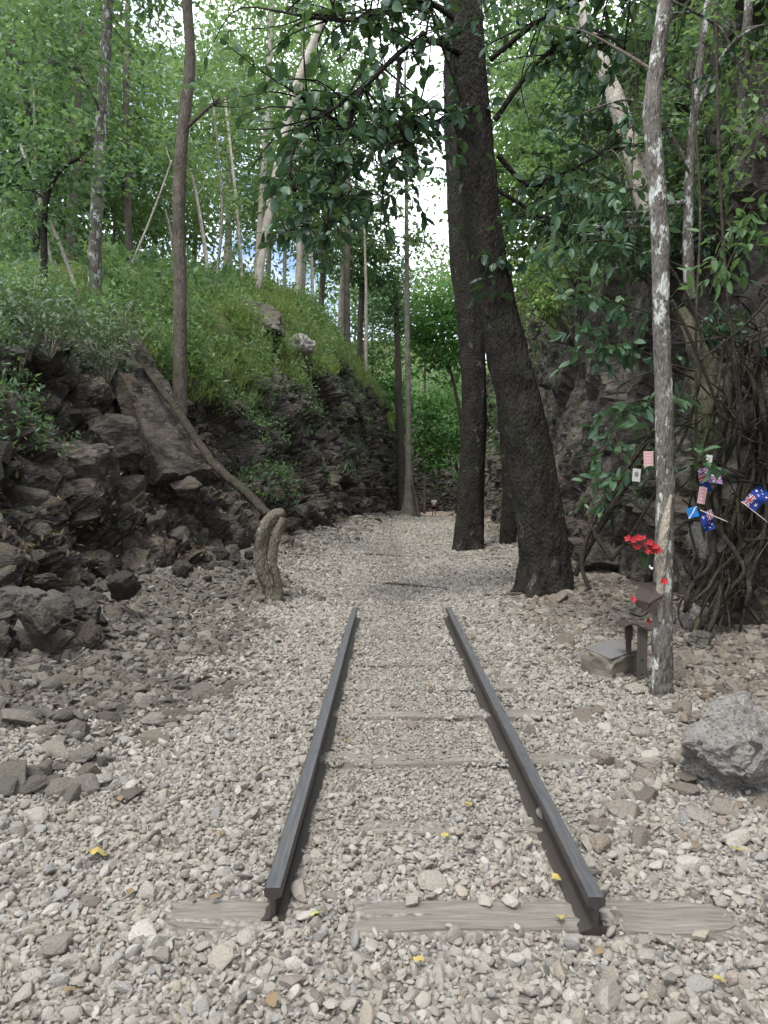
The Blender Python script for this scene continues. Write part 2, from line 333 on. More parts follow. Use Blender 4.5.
class MB:
    def __init__(s): s.V = []; s.Q = []; s.T = []; s.n = 0
    def add(s, V, Q=None, T=None):
        V = np.asarray(V, float); s.V.append(V)
        if Q is not None and len(Q): s.Q.append(np.asarray(Q)+s.n)
        if T is not None and len(T): s.T.append(np.asarray(T)+s.n)
        s.n += len(V); return s
    def mesh(s, name, mat, smooth=True, origin=None):
        V = np.concatenate(s.V)
        if origin is not None: V = V-np.asarray(origin)
        Fs = ([np.concatenate(s.Q)] if s.Q else [])+([np.concatenate(s.T)] if s.T else [])
        return mesh_np(name, V, Fs, mat, smooth)
    def tube(s, pts, rad, seg=8, rings=None, rough=0., ridg=0, seed=0, flare=None, close=True, furrow=0.):
        pts = np.asarray(pts, float); rad = np.broadcast_to(np.asarray(rad, float), (len(pts),)) if np.ndim(rad) < 2 else rad
        n = rings or len(pts)
        # catmull-rom resample
        d = np.concatenate([[0], np.cumsum(np.linalg.norm(np.diff(pts, axis=0), axis=1))]); tt = np.linspace(0, d[-1], n)
        if len(pts) > 2 and n > len(pts):
            out = []
            for t in tt:
                k = min(max(np.searchsorted(d, t, 'right')-1, 0), len(pts)-2); f = (t-d[k])/max(d[k+1]-d[k], 1e-6)
                p0 = pts[max(k-1, 0)]; p1 = pts[k]; p2 = pts[k+1]; p3 = pts[min(k+2, len(pts)-1)]
                out.append(.5*((2*p1)+(p2-p0)*f+(2*p0-5*p1+4*p2-p3)*f*f+(3*p1-p0-3*p2+p3)*f**3))
            C = np.array(out)
        else: C = np.stack([np.interp(tt, d, pts[:, k]) for k in range(3)], 1)
        R = np.interp(tt, d, rad)
        T = np.gradient(C, axis=0); T /= np.linalg.norm(T, axis=1)[:, None]+1e-9
        ref = np.array([0, 1., 0]) if abs(T[0][1]) < .8 else np.array([1., 0, 0])
        a = np.linspace(0, 2*math.pi, seg, endpoint=False)
        rs = []; u = np.cross(T[0], ref); u /= np.linalg.norm(u)
        for i in range(n):
            u = u-np.dot(u, T[i])*T[i]; u /= np.linalg.norm(u)+1e-9; v = np.cross(T[i], u)
            rr = np.full(seg, R[i])
            if ridg: rr = rr*(1+rough*np.sin(a*ridg+seed+.9*math.sin(tt[i]*1.3+seed))*.5)
            if flare is not None:
                f = flare[0]*math.exp(-tt[i]/flare[1]); rr = rr*(1+f*(1+.75*np.sin(a*flare[2]+seed)))
            rs.append(C[i]+rr[:, None]*(np.cos(a)[:, None]*u+np.sin(a)[:, None]*v))
        V = np.concatenate(rs)
        if rough:
            ctr = np.repeat(C, seg, 0); nd = V-ctr
            Ps = V.copy(); Ps[:, 2] *= .35
            R0 = np.repeat(R, seg)
            k = 1+rough*(vnoise(Ps/np.maximum(R0.mean(), .01)*1.6, 1, seed)+.6*vnoise(Ps/max(R0.mean(), .01)*4.2, 1, seed+3))
            V = ctr+nd*k[:, None]
            if furrow:
                u_ = nd/np.linalg.norm(nd, axis=1)[:, None]; Pf = V*[1, 1, .16]+.05*np.stack([vnoise(V, 3, 5), vnoise(V, 3, 6), 0*V[:, 0]], 1)
                rg = 1-np.abs(vnoise(Pf, 13, seed+7))-.5*np.abs(vnoise(Pf*[1, 1, 2.5], 30, seed+8)); V = V+u_*(furrow*(rg-.6))[:, None]
        i = np.arange(n-1)[:, None]*seg+np.arange(seg)[None]; j = np.arange(n-1)[:, None]*seg+(np.arange(seg)[None]+1) % seg
        Q = np.stack([i, j, j+seg, i+seg], -1).reshape(-1, 4)
        Tq = []
        if close:
            V = np.concatenate([V, C[:1], C[-1:]]); c0 = n*seg; c1 = c0+1
            for k in range(seg):
                Tq.append((c0, (k+1) % seg, k)); Tq.append((c1, (n-1)*seg+k, (n-1)*seg+(k+1) % seg))
        return s.add(V, Q, Tq)
    def box(s, c, sz, R=None):
        v = np.array([[x, y, z] for x in (-.5, .5) for y in (-.5, .5) for z in (-.5, .5)])*np.asarray(sz)
        if R is not None: v = v@np.asarray(R).T
        return s.add(v+np.asarray(c), [(0, 1, 3, 2), (4, 6, 7, 5), (0, 4, 5, 1), (2, 3, 7, 6), (0, 2, 6, 4), (1, 5, 7, 3)])

def ico(sub):
    import bmesh
    bm = bmesh.new(); bmesh.ops.create_icosphere(bm, subdivisions=sub, radius=1)
    V = np.array([v.co[:] for v in bm.verts]); T = np.array([[v.index for v in f.verts] for f in bm.faces]); bm.free()
    return V, T
ICO = {k: ico(k) for k in (1, 2, 3, 4, 5)}
def rock_mesh(name, sub, seed, mat, shape=(1, .8, .6), cuts=14, cutd=(.55, .9), noise=.04, smooth=False):
    r = np.random.RandomState(seed); V, T = ICO[sub]; V = V.copy()
    for k in range(cuts):
        n = r.normal(size=3); n /= np.linalg.norm(n); d = r.uniform(*cutd)
        x = V@n; m = x > d; V[m] -= (x[m]-d)[:, None]*n*.96
    if sub >= 4: h, ed = facet(V+seed*3.7, .62, seed, (1, 1, .7)); h2, e2 = facet(V+seed*1.7, .25, seed+3); V = V*(1+.13*h+.045*h2-.05*np.exp(-ed*9))[:, None]
    if noise: V = V*(1+noise*(vnoise(V, 2.5, seed)+.6*vnoise(V, 7, seed+1)+(.35*vnoise(V, 16, seed+2) if sub >= 4 else 0)))[:, None]
    return mesh_np(name, V*np.array(shape), T, mat, smooth)

# ---------------------------------------------------------------- ground sheet
def grid_mesh(name, xs, ys, h, mat):
    X, Y = np.meshgrid(xs, ys); Z = h(X, Y); V = np.stack([X, Y, Z], -1).reshape(-1, 3)
    nx, ny = len(xs), len(ys); i = (np.arange(ny-1)[:, None]*nx+np.arange(nx-1)[None]).ravel()
    return mesh_np(name, V, np.stack([i, i+1, i+nx+1, i+nx], 1), mat)
xs = np.concatenate([[-900, -300, -120, -60, -30, -12], np.arange(-7, 7.01, .07), [9, 12, 16, 24, 40, 80, 150, 400, 900]])
ys = np.concatenate([[-300, -80, -20, -8, -4, -1], np.arange(0, 14, .07), np.arange(14, 30, .2), np.arange(30, 130, 1.), [140, 180, 260, 400, 700, 1200]])
def gh(X, Y):
    z = ground_h(X, Y)
    return z
struct('ground', grid_mesh('ground', xs, ys, gh, M_ground))

# ---------------------------------------------------------------- cliffs
KL = [  # Y: mid, top, slope1, slope2, far  (x, z)
 (-6, (-3.5, 1.0), (-4.6, 2.6), (-6, 2.9), (-9, 3.2), (-40, 4)),
 (6.5, (-3.6, 1.2), (-4.4, 3.0), (-5.6, 3.2), (-9, 3.4), (-40, 5)),
 (12.5, (-3.7, 1.7), (-4.5, 3.9), (-5.6, 4.1), (-9, 4.3), (-40, 6)),
 (14.2, (-2.9, 1.7), (-3.6, 3.3), (-4.6, 4.2), (-8, 4.8), (-40, 7)),
 (16.5, (-2.2, 1.7), (-3.0, 3.3), (-4.2, 4.9), (-6.8, 6.2), (-40, 8)),
 (22, (-1.7, 2.3), (-2.6, 4.5), (-3.7, 6.6), (-6.4, 8.0), (-40, 10)),
 (30, (-1.1, 3.0), (-1.6, 6.5), (-3.1, 8.7), (-6.2, 9.4), (-40, 12)),
 (45, (.1, 3.2), (-.2, 7.2), (-2, 9.2), (-6, 10.2), (-40, 14)),
 (75, (3.0, 2.5), (2.4, 6), (0, 9.0), (-5, 13), (-40, 32)),
 (90, (7.5, 1.5), (6.5, 5.0), (2, 9.0), (-3, 14), (-40, 34)),
 (112, (17, 1), (15, 5.0), (8, 10), (0, 16), (-40, 36))]
KR = [
 (-6, (4.6, 2.6), (5.0, 11), (7, 13.5), (14, 15), (45, 30)),
 (5, (4.6, 2.6), (4.9, 11), (7, 13.5), (14, 15), (45, 30)),
 (7.4, (4.2, 2.6), (4.9, 11), (7, 13.5), (14, 15), (45, 30)),
 (10.7, (3.6, 2.8), (4.6, 11), (7, 13.5), (15, 17), (45, 32)),
 (16, (3.9, 3.2), (4.9, 10.8), (7, 13.5), (15, 17), (45, 32)),
 (21, (4.1, 3.4), (5.1, 10.6), (7.6, 13.5), (15, 17), (45, 32)),
 (30, (4.4, 3.4), (5.4, 9.8), (8.4, 13.5), (16, 17), (45, 32)),
 (45, (5.2, 3.0), (6.2, 8.6), (9.5, 12), (17, 17), (45, 32)),
 (72, (7.5, 2.0), (8.5, 5.6), (12, 9), (19, 16), (45, 32)),
 (90, (12.6, 1.0), (14, 4.5), (17, 8), (23, 15), (55, 32)),
 (112, (22, 1), (24, 4.5), (27, 8), (33, 15), (65, 32))]
def prof(K, e, Y):
    ky = [k[0] for k in K]; out = []
    b = e(Y); g = gz(Y); s = np.sign(np.interp(0, ky, [k[5][0] for k in K]))
    out.append((b+s*-.12, g-.9)); out.append((b, g+.12))
    for i in range(1, 6):
        z = np.interp(Y, ky, [k[i][1] for k in K])
        out.append((np.interp(Y, ky, [k[i][0] for k in K]), z+(gz(Y) if i < 3 else 0)))
    return out
CT = np.array([0, .04, .24, .5, .66, .82, 1.])
def cliff(name, K, e, side):
    yy = [-4.]
    while yy[-1] < 111: yy.append(yy[-1]+(.15 if yy[-1] < 3.5 else max(.045, yy[-1]*.0045)))
    yy = np.array(yy)
    tt = np.concatenate([np.linspace(0, .04, 6, endpoint=False), np.linspace(.04, .5, 84, endpoint=False), np.linspace(.5, .82, 44, endpoint=False), np.linspace(.82, 1, 12)])
    X = np.empty((len(yy), len(tt))); Z = np.empty_like(X)
    for i, y in enumerate(yy):
        p = np.array([[float(a), float(b)] for a, b in prof(K, e, y)])
        X[i] = np.interp(tt, CT, p[:, 0]); Z[i] = np.interp(tt, CT, p[:, 1])
    Y = np.repeat(yy[:, None], len(tt), 1); G = np.stack([X, Y, Z], -1)
    # smooth profile a little
    for _ in range(3): G[:, 1:-1] = (G[:, :-2]+2*G[:, 1:-1]+G[:, 2:])/4
    def normals(G):
        du = np.gradient(G, axis=0); dv = np.gradient(G, axis=1); n = np.cross(du, dv)*(-side)
        n /= np.linalg.norm(n, axis=2)[..., None]+1e-9
        return n
    n = normals(G); P = G.reshape(-1, 3); nf = n.reshape(-1, 3)
    T = np.tile(tt, len(yy)); rocky = np.clip((.56-T)/.08, 0, 1)
    if side > 0: rocky = np.clip((.6-T)/.1, 0, 1)
    rocky = np.maximum(rocky, np.clip((fbm(P, .25, 3, 9)-.25)*3, 0, .6)*(T < .8))
    d = np.zeros(len(P)); amps = [(2.1, .42), (.95, .26), (.42, .15), (.18, .045), (.085, .012)] if side < 0 else [(2.6, .34), (1.1, .15), (.5, .07), (.2, .03), (.085, .012)]
    for k, (sz, am) in enumerate(amps):
        h, ed = facet(P, sz, 10*k+(50 if side > 0 else 0), (1, 1, .75), .8 if k < 3 else .45)
        d += am*h; 
        if k in (1, 2): d -= am*.8*np.exp(-ed*9)
    low = T < .05
    d = d*(rocky*.95+.12)*np.where(T < .04, .5, 1)+fbm(P, .35, 3, 20)*.25*np.clip((T-.5)*4, 0, 1)
    P2 = P+nf*d[:, None]; P2[:, 0] += side*.18*rocky
    G2 = P2.reshape(G.shape); n2 = normals(G2)
    nx, ny = len(tt), len(yy); i = (np.arange(ny-1)[:, None]*nx+np.arange(nx-1)[None]).ravel()
    Q = np.stack([i, i+1, i+nx+1, i+nx], 1)
    if side > 0: Q = Q[:, ::-1]
    me = mesh_np(name, P2, Q, M_cliff, False); me.materials.append(M_soil)
    q = np.tile(tt[:-1], ny-1); mi = ((q > .56) & (rocky.reshape(ny, nx)[:-1, :-1].ravel() < .3)).astype(np.int32)
    me.polygons.foreach_set('material_index', mi)
    return G2, n2, yy, tt, struct(name, me)
GL, NL, YL, TL, O_L = cliff('rock_cutting_hillside', KL, eL, -1)
GRt, NR, YR, TR, O_R = cliff('rock_cliff_hillside', KR, eR, 1)
def hillz(x, Y, K=KL, e=eL):
    p = prof(K, e, Y); a = np.array([[float(u), float(v)] for u, v in p[1:]]); o = np.argsort(a[:, 0])
    return float(np.interp(x, a[o, 0], a[o, 1]))
def sample(Gd, Nd, yy, tt, n, yr, tr, rs, wy=None):
    """random surface points; density even in area"""
    i0, i1 = np.searchsorted(yy, yr); j0, j1 = np.searchsorted(tt, tr)
    i1 = min(i1, len(yy)-2); j1 = min(j1, len(tt)-2)
    A = np.linalg.norm(np.cross(Gd[i0+1:i1+1, j0:j1]-Gd[i0:i1, j0:j1], Gd[i0:i1, j0+1:j1+1]-Gd[i0:i1, j0:j1]), axis=2)
    if wy is not None: A = A*wy(yy[i0:i1])[:, None]
    p = (A/A.sum()).ravel(); k = rs.choice(len(p), n, p=p); i = k//(j1-j0)+i0; j = k % (j1-j0)+j0
    a, b = rs.rand(n, 1), rs.rand(n, 1)
    P = Gd[i, j]*(1-a)*(1-b)+Gd[i+1, j]*a*(1-b)+Gd[i, j+1]*(1-a)*b+Gd[i+1, j+1]*a*b
    return P, Nd[i, j]

# distant wooded hills (three sides)
def hill(name, pts, d0, d1, seed):
    A = np.linspace(pts[0], pts[1], 90); R = np.linspace(d0, d1, 12); aa, rr = np.meshgrid(A, R)
    X = np.sin(aa)*rr; Y = np.cos(aa)*rr; P = np.stack([X.ravel(), Y.ravel(), 0*X.ravel()], 1)
    Z = -5+(rr-d0)/(d1-d0)*70*(1+.4*fbm(P, .006, 3, seed).reshape(X.shape))
    V = np.stack([X, Y, Z], -1).reshape(-1, 3); i = (np.arange(11)[:, None]*90+np.arange(89)[None]).ravel()
    struct(name, mesh_np(name, V, np.stack([i, i+1, i+91, i+90], 1), M_soil))
hill('hills', (-.9, .9), 150, 500, 4)

# ---------------------------------------------------------------- leaves
def leafset(P, A, Nn, Ln, W, mb, fold=.12, shape='kite'):
    """P base, A axis, Nn normal, Ln length, W width -> adds to MB"""
    n = len(P); Ln = np.asarray(Ln)[:, None]; W = np.asarray(W)[:, None]
    A = A/np.linalg.norm(A, axis=1)[:, None]; Sd = np.cross(A, Nn); Sd /= np.linalg.norm(Sd, axis=1)[:, None]+1e-9; U = np.cross(Sd, A)
    if shape == 'kite':
        V = np.stack([P, P+A*Ln*.42+Sd*W*.5+U*W*fold, P+A*Ln-U*Ln*.08, P+A*Ln*.42-Sd*W*.5+U*W*fold], 1).reshape(-1, 3)
        b = np.arange(n)[:, None]*4
        mb.add(V, None, np.concatenate([b+[0, 1, 2], b+[0, 2, 3]]))
    else:
        ol = [(0, 0, 0), (.16, .34, .8), (.45, .5, 1), (.74, .40, .7), (.92, .17, .1), (1.02, 0, -.5), (.92, -.17, .1), (.74, -.40, .7), (.45, -.5, 1), (.16, -.34, .8), (.5, 0, 0)]
        V = np.stack([P+A*Ln*a_+Sd*W*b_+U*(W*fold*c_-Ln*.16*a_*a_) for a_, b_, c_ in ol], 1).reshape(-1, 3)
        b = np.arange(n)[:, None]*11
        mb.add(V, None, np.concatenate([b+[k_, (k_+1) % 10, 10] for k_ in range(10)]))
def rdir(n, rs, up=.0, hz=1.):
    v = rs.normal(size=(n, 3)); v[:, 2] = v[:, 2]*hz+up; return v/np.linalg.norm(v, axis=1)[:, None]
def cloud(mb, c, rad, n, leaf, rs, per=26, shape='kite', cl=.32, droop=-.25, wr=.5, hollow=.35):
    """leaf clumps through an ellipsoid"""
    k = max(3, n//per); d = rs.normal(size=(k, 3)); d /= np.linalg.norm(d, axis=1)[:, None]
    r = (rs.rand(k)*(1-hollow**3)+hollow**3)**(1/3.); C = np.asarray(c)+d*r[:, None]*np.asarray(rad)*(.75+.5*rs.rand(k, 1))
    m = np.mean(rad)*cl*(.5+rs.rand(k))
    idx = rs.randint(0, k, n); off = rs.normal(size=(n, 3))*m[idx][:, None]*[.6, .6, .28]
    P = C[idx]+off; A = off*[1, 1, .6]+rdir(n, rs)*m[idx][:, None]*.7; A[:, 2] += droop*np.linalg.norm(A, axis=1)
    Nn = rdir(n, rs, 1.3); Ln = leaf*(.6+.8*rs.rand(n))
    leafset(P, A, Nn, Ln, Ln*wr*(.8+.4*rs.rand(n)), mb, shape=shape)
    return C

LEAFC = [0]
def tree(name, label, cat, pts, rad, mat, blobs=(), leafmat=None, leaf=.16, group=None, seg=10, rings=24, ridg=0, rough=.12, flare=None, limbs=True, seed=1, per=26, shape='kite', limb_start=.45, droop=-.25, wr=.5, basefix=True, K=KL, e=eL, limbr=.28, hollow=.35, furrow=0.):
    """pts: list of world points from base to tip; blobs: (centre, radii, n)"""
    rs = np.random.RandomState(seed); pts = np.array(pts, float)
    if basefix:
        b = pts[0].copy(); hz = hillz(b[0], b[1], K, e)
        if b[2] > hz: b = b.copy(); pts = np.concatenate([[[b[0], b[1], hz-.25]], pts]); rad = [rad[0]*1.1]+list(rad)
        else: pts[0][2] = min(pts[0][2], hz-.2)
    o = pts[0].copy(); root = empty(name, o, label, cat, group)
    t = MB(); t.tube(pts-o, rad, seg, max(rings, len(pts)), rough, ridg, seed, flare, True, furrow); link('trunk', t.mesh('trunk', mat), root)
    if blobs:
        cb = MB(); lb = MB(); nl = 0
        for c, r, n in blobs:
            C = cloud(cb, np.asarray(c)-o, r, n, leaf, rs, per, shape, droop=droop, wr=wr, hollow=hollow); LEAFC[0] += n
            if limbs:
                d = np.concatenate([[0], np.cumsum(np.linalg.norm(np.diff(pts, axis=0), axis=1))])
                cc = np.asarray(c)-o
                zs = pts[:, 2]-o[2]; zt = min(max(cc[2]-abs(np.linalg.norm(cc[:2]))*.45, zs[-1]*limb_start), zs[-1]*.98)
                f = np.interp(zt, zs, d); p0 = np.array([np.interp(f, d, pts[:, k]) for k in range(3)])-o; r0 = np.interp(f, d, rad)*limbr*1.7
                mid = (p0+cc)/2+np.array([rs.normal()*.1, rs.normal()*.1, .15])*np.linalg.norm(cc-p0)
                lb.tube([p0, mid, cc], [r0, r0*.6, r0*.3], 6, 10, .1, 0, seed); nl += 1
                for q in C[rs.permutation(len(C))[:min(len(C), 9)]]:
                    m2 = (cc+q)/2+rs.normal(size=3)*.06*np.linalg.norm(q-cc)
                    s0 = mid if rs.rand() < .4 else cc
                    lb.tube([s0, (s0+q)/2+rs.normal(size=3)*.1*np.linalg.norm(q-s0), q], [r0*.32, r0*.22, r0*.08], 4, 6, 0)
        if nl: link('limbs', lb.mesh('limbs', mat), root)
        link('crown', cb.mesh('crown', leafmat, True), root)
    return root
def pp(Y, *l): return [at(x, y, Y) for x, y in l]
def blob(px, py, Y, rx, ry, n, depth=None):
    c = at(px, py, Y); s = Y/F; return (c, (rx*s, depth or rx*s, ry*s), n)

# ---- the two big dark trees on the right of the path
B = gp(545, 592); Yb = B[1]; s = Yb/F
big = tree('big_tree', 'largest dark leaning tree at the right edge of the path, wide flared base', 'tree',
     [B-[0, 0, .15]]+pp(Yb, (545, 560), (537, 500), (526, 430), (505, 345), (488, 260), (478, 170), (470, 80), (464, -10), (455, -160)),
     [27*s, 24*s, 23*s, 22.5*s, 20*s, 18.5*s, 18*s, 17*s, 16*s, 14*s], M_bark_dark, seg=84, rings=300, ridg=7, rough=.05, flare=(.26, .3, 5), seed=3, basefix=False, furrow=.022)
B2 = gp(468, 551); Y2 = B2[1]; s = Y2/F
tree('dark_tree', 'second dark straight tree behind the big leaning one, beside the path', 'tree',
     [B2-[0, 0, .15]]+pp(Y2, (469, 530), (472, 470), (474, 400), (471, 330), (462, 260), (459, 180), (455, 110), (455, 40), (457, -80)),
     [15*s, 14*s, 12.5*s, 12.5*s, 12.5*s, 12.5*s, 12.5*s, 11*s, 9*s, 7*s], M_bark_dark, [blob(440, -30, Y2, 90, 40, 1500)], M_leaf_dark, .16, seg=56, rings=200, ridg=7, rough=.05, flare=(.4, .4, 4), seed=5, basefix=False, furrow=.02)
B3 = gp(507, 545)
tree('thin_dark_tree', 'slim dark trunk between the big leaning tree and the rock wall', 'tree', [B3-[0, 0, .1]]+pp(B3[1], (510, 500), (506, 430), (498, 360), (492, 300)), [.22, .17, .15, .13, .1], M_bark_dark, seg=14, rings=40, ridg=5, rough=.08, seed=8, basefix=False)

# branches of the big tree with large leaves hanging over the path
def spray(root, o, start, pts, r0, nl, leaf, rs, bm, lm, leaves, spread=.35, wr=.55, hang=.35, limit=10**6, twigs=7):
    """a branch polyline with twigs and individually linked leaves"""
    b = MB(); P = np.array(pts)-o; b.tube(P, np.linspace(r0, r0*.25, len(P)), 7, 26, .08)
    d = np.linspace(0, 1, len(P)); anchors = []
    for k in range(twigs):
        f = rs.uniform(.25, 1); p0 = np.array([np.interp(f, d, P[:, q]) for q in range(3)])
        dr = rs.normal(size=3); dr[2] = dr[2]*.45-.25; dr /= np.linalg.norm(dr)
        l = spread*rs.uniform(.6, 1.6); p2 = p0+dr*l; p1 = (p0+p2)/2+rs.normal(size=3)*.08*l+[0, 0, .06*l]
        b.tube([p0, p1, p2], [r0*.3, r0*.2, r0*.08], 4, 8, 0); anchors.append((p0, p1, p2))
    link('branch', b.mesh('branch', bm), root)
    for k in range(nl):
        p0, p1, p2 = anchors[rs.randint(len(anchors))]; f = rs.uniform(.15, 1.05)
        p = (1-f)**2*p0+2*f*(1-f)*p1+f*f*p2
        a = (p2-p0)/np.linalg.norm(p2-p0)*.7+rs.normal(size=3)*.7; a[2] -= hang
        leaves.append((p, a/np.linalg.norm(a), leaf*rs.uniform(.45, 1.35)))
def place_leaves(root, leaves, wr, mat, rs, cap=295, near=None):
    mb = MB(); leafset(np.zeros((1, 3)), np.array([[1., 0, 0]]), np.array([[0, 0, 1.]]), [1.], [wr], mb, .1, 'oval'); lm = mb.mesh('leaf', mat)
    vs = []
    for k in range(5):
        v = MB(); leafset(np.zeros((1, 3)), np.array([[1., 0, 0]]), np.array([[0, 0, 1.]]), [1.], [wr*(.8+.1*k)], v, .04+.05*k, 'oval'); vs.append(v.mesh('leaf', mat))
    order = sorted(range(len(leaves)), key=lambda i: -leaves[i][2]); 
    for i in order[:cap]:
        p, a, l = leaves[i]; n = Vector(rs.normal(size=3)*.6)+Vector((0, 0, 1)); a = Vector(a); sd_ = a.cross(n).normalized(); u = sd_.cross(a)
        m = Matrix((a, -sd_, u)).transposed()
        link('leaf', vs[i % 5], root, p, m.to_euler(), l)
    rest = order[cap:]
    if rest:
        P = np.array([leaves[i][0] for i in rest]); A = np.array([leaves[i][1] for i in rest]); Ln = np.array([leaves[i][2] for i in rest])
        mb = MB(); leafset(P, A, rdir(len(rest), rs, 1.5), Ln, Ln*wr*(.8+.4*rs.rand(len(rest))), mb, .1, 'oval'); x = link('leaf_mass', mb.mesh('leaf_mass', mat), root); x['kind'] = 'stuff'
rs = np.random.RandomState(21); LV = []
o = np.array(big.location)
def q3(*l): return [at(x, y, Y) for x, y, Y in l]
for pts, r0, nl, sp, tw in [
    (q3((470, 60, Yb), (420, 40, 9.6), (360, 90, 9.0), (300, 130, 8.8)), .05, 150, .55, 14),
    (q3((478, 112, Yb), (420, 125, 9.6), (350, 125, 9.2), (290, 90, 9.0)), .045, 150, .55, 14),
    (q3((468, 30, Yb), (420, 0, 9.8), (350, 20, 9.2), (270, 10, 9.0)), .05, 150, .6, 14),
    (q3((360, 90, 9.0), (340, 150, 8.8), (330, 200, 8.7), (325, 250, 8.6)), .03, 170, .42, 14),
    (q3((400, 60, 9.4), (395, 110, 9.0), (385, 170, 8.8), (380, 230, 8.7)), .03, 130, .42, 12),
    (q3((300, 130, 8.8), (290, 170, 8.8), (300, 210, 8.8), (310, 230, 8.8)), .025, 70, .4, 10),
    (q3((480, 130, Yb), (440, 110, 9.8), (410, 130, 9.6), (400, 160, 9.5)), .03, 70, .4, 9),
    (q3((482, 150, Yb), (440, 40, 9.8), (420, -20, 9.6), (380, -30, 9.5)), .03, 90, .6, 9),
    (q3((495, 120, Yb), (540, 60, 10), (590, 30, 9.6), (640, 60, 9.2)), .04, 130, .55, 12),
    (q3((498, 155, Yb), (530, 185, 10.2), (570, 170, 10), (610, 150, 9.5)), .04, 130, .55, 12),
    (q3((490, 60, Yb), (540, 20, 9.8), (580, 0, 9.4), (640, -20, 9)), .04, 110, .6, 12),
    (q3((505, 260, Yb-.3), (500, 250, 9.9), (492, 262, 9.7), (486, 290, 9.6)), .012, 26, .22, 7),
    (q3((497, 190, Yb), (530, 210, 10.2), (560, 230, 10), (590, 240, 9.8)), .03, 110, .5, 12)]:
    spray(big, o, None, pts, r0, int(nl*2.0), .15, rs, M_bark_dark, None, LV, sp*1.45, twigs=int(tw*2.6))
place_leaves(big, LV, .56, M_leaf_dark, rs)

# ---- the far tall pale tree standing in the path, with its dark neighbour
T1 = at(409, 517, 45.); T1[2] = float(gz(45))
tree('tall_pale_tree', 'very tall thin pale tree standing at the far bend of the path', 'tree',
     [T1-[0, 0, .3]]+pp(45, (409, 500), (408.5, 450), (408, 380), (407, 300), (406.5, 200), (405.5, 130), (405, 60)),
     [.42, .28, .19, .17, .15, .12, .09, .06], M_bark_pale2, [blob(410, 190, 45, 30, 60, 500), blob(400, 120, 45, 24, 30, 250), blob(425, 240, 45, 22, 20, 250)], M_leaf_mid, .34, seg=16, rings=70, rough=.04, flare=(.8, 1.1, 5), basefix=False, seed=12)
tree('dark_far_tree', 'dark straight trunk just left of the tall pale tree at the bend', 'tree',
     [at(402, 514, 49)-[0, 0, .4]]+pp(49, (401, 470), (399, 400), (397, 330), (396, 290)), [.34, .28, .24, .2, .14], M_bark_mid, [blob(392, 300, 49, 26, 40, 1500)], M_leaf_mid, .3, basefix=False, seed=13)
tree('curved_root_sapling', 'small dark leaning stem propped against the tall pale tree', 'tree',
     [at(419, 517, 44)]+pp(44.4, (416, 500), (412, 485)), [.12, .12, .08], M_bark_mid, basefix=False, seed=14)

# ---- trees on the left bank
def lt(name, label, Y, l, wpx, mat, blobs, lm, leaf, seed, **k):
    s = Y/F; r = np.interp(np.linspace(0, 1, len(l)), [0, 1], [wpx[0]/2*s, wpx[1]/2*s])
    return tree(name, label, 'tree', pp(Y, *l), list(r), mat, [blob(a, b, Y+dy, rx, ry, n) for a, b, dy, rx, ry, n in blobs], lm, leaf, seed=seed, **k)
lt('ridge_tree', 'slender dark tree rooted on the left rock ledge, nearest trunk of the left bank', 13.3, [(180, 392), (180, 300), (179, 210), (182, 140), (190, 60), (187, 0), (186, -110)], (14, 9), M_bark_mid,
   [(190, -90, 0, 110, 50, 1500), (230, 90, -.4, 36, 30, 200)], M_leaf_mid, .15, 31, seg=16, rings=50)
lt('left_bank_tree', 'tall slim grey tree with white blotches at the left end of the bank', 15., [(94, 312), (97, 200), (103, 100), (108, 0), (112, -100)], (13, 8.5), M_bark_lichen,
   [(90, -20, 0, 90, 60, 2000), (50, 60, -1, 60, 50, 1200)], M_leaf_mid, .15, 32, seg=14, rings=40)
lt('leaning_sapling', 'thin pale sapling leaning left out of the bank shrubs', 13.8, [(84, 316), (66, 260), (42, 200), (20, 145)], (4, 2.4), M_bark_pale, [], None, .1, 33, rings=20, seg=6)
lt('dark_sapling', 'thin crooked dark sapling at the far left of the bank', 13., [(44, 262), (46, 200), (62, 168), (82, 158)], (7, 3), M_bark_dark, [(70, 150, 0, 60, 40, 900), (20, 190, 0, 50, 60, 900)], M_leaf_mid, .13, 34, rings=20, seg=8)
lt('leaning_pale_tree', 'bare pale trunk leaning right on top of the grassy bank', 26., [(257, 290), (264, 240), (275, 180), (292, 100), (308, 55), (323, 18)], (9, 6), M_bark_pale, [(330, 10, 1, 40, 30, 400)], M_leaf_light, .2, 35, rings=34, limbs=False)
lt('pale_twin_tree', 'straight pale trunk behind the leaning pale trunk, fork at the top', 30., [(256, 290), (262, 200), (268, 100), (272, 0), (275, -60)], (7, 5), M_bark_pale, [(265, 20, 0, 55, 50, 1800), (250, 110, 1, 40, 40, 1000)], M_leaf_light, .2, 36, rings=30)
lt('short_pale_tree', 'short pale trunk with a white lower stem on the bank crest', 29., [(296, 312), (299, 260), (298, 200), (303, 120)], (6, 4), M_bark_pale, [(300, 150, 0, 40, 60, 1800)], M_leaf_mid, .2, 37)
lt('bank_crest_tree', 'upright grey brown trunk at the right end of the bank crest', 35., [(347, 338), (347, 280), (348, 200), (346, 100)], (7, 4), M_bark_mid, [(350, 110, 2, 50, 70, 2200), (330, 230, 2, 30, 40, 900)], M_leaf_mid, .2, 38)
lt('slim_crest_tree', 'very slim pale trunk at the right end of the bank crest', 42., [(366, 346), (366, 290), (364, 220)], (3.4, 2), M_bark_pale, [(368, 210, 2, 30, 50, 1000)], M_leaf_light, .2, 39)
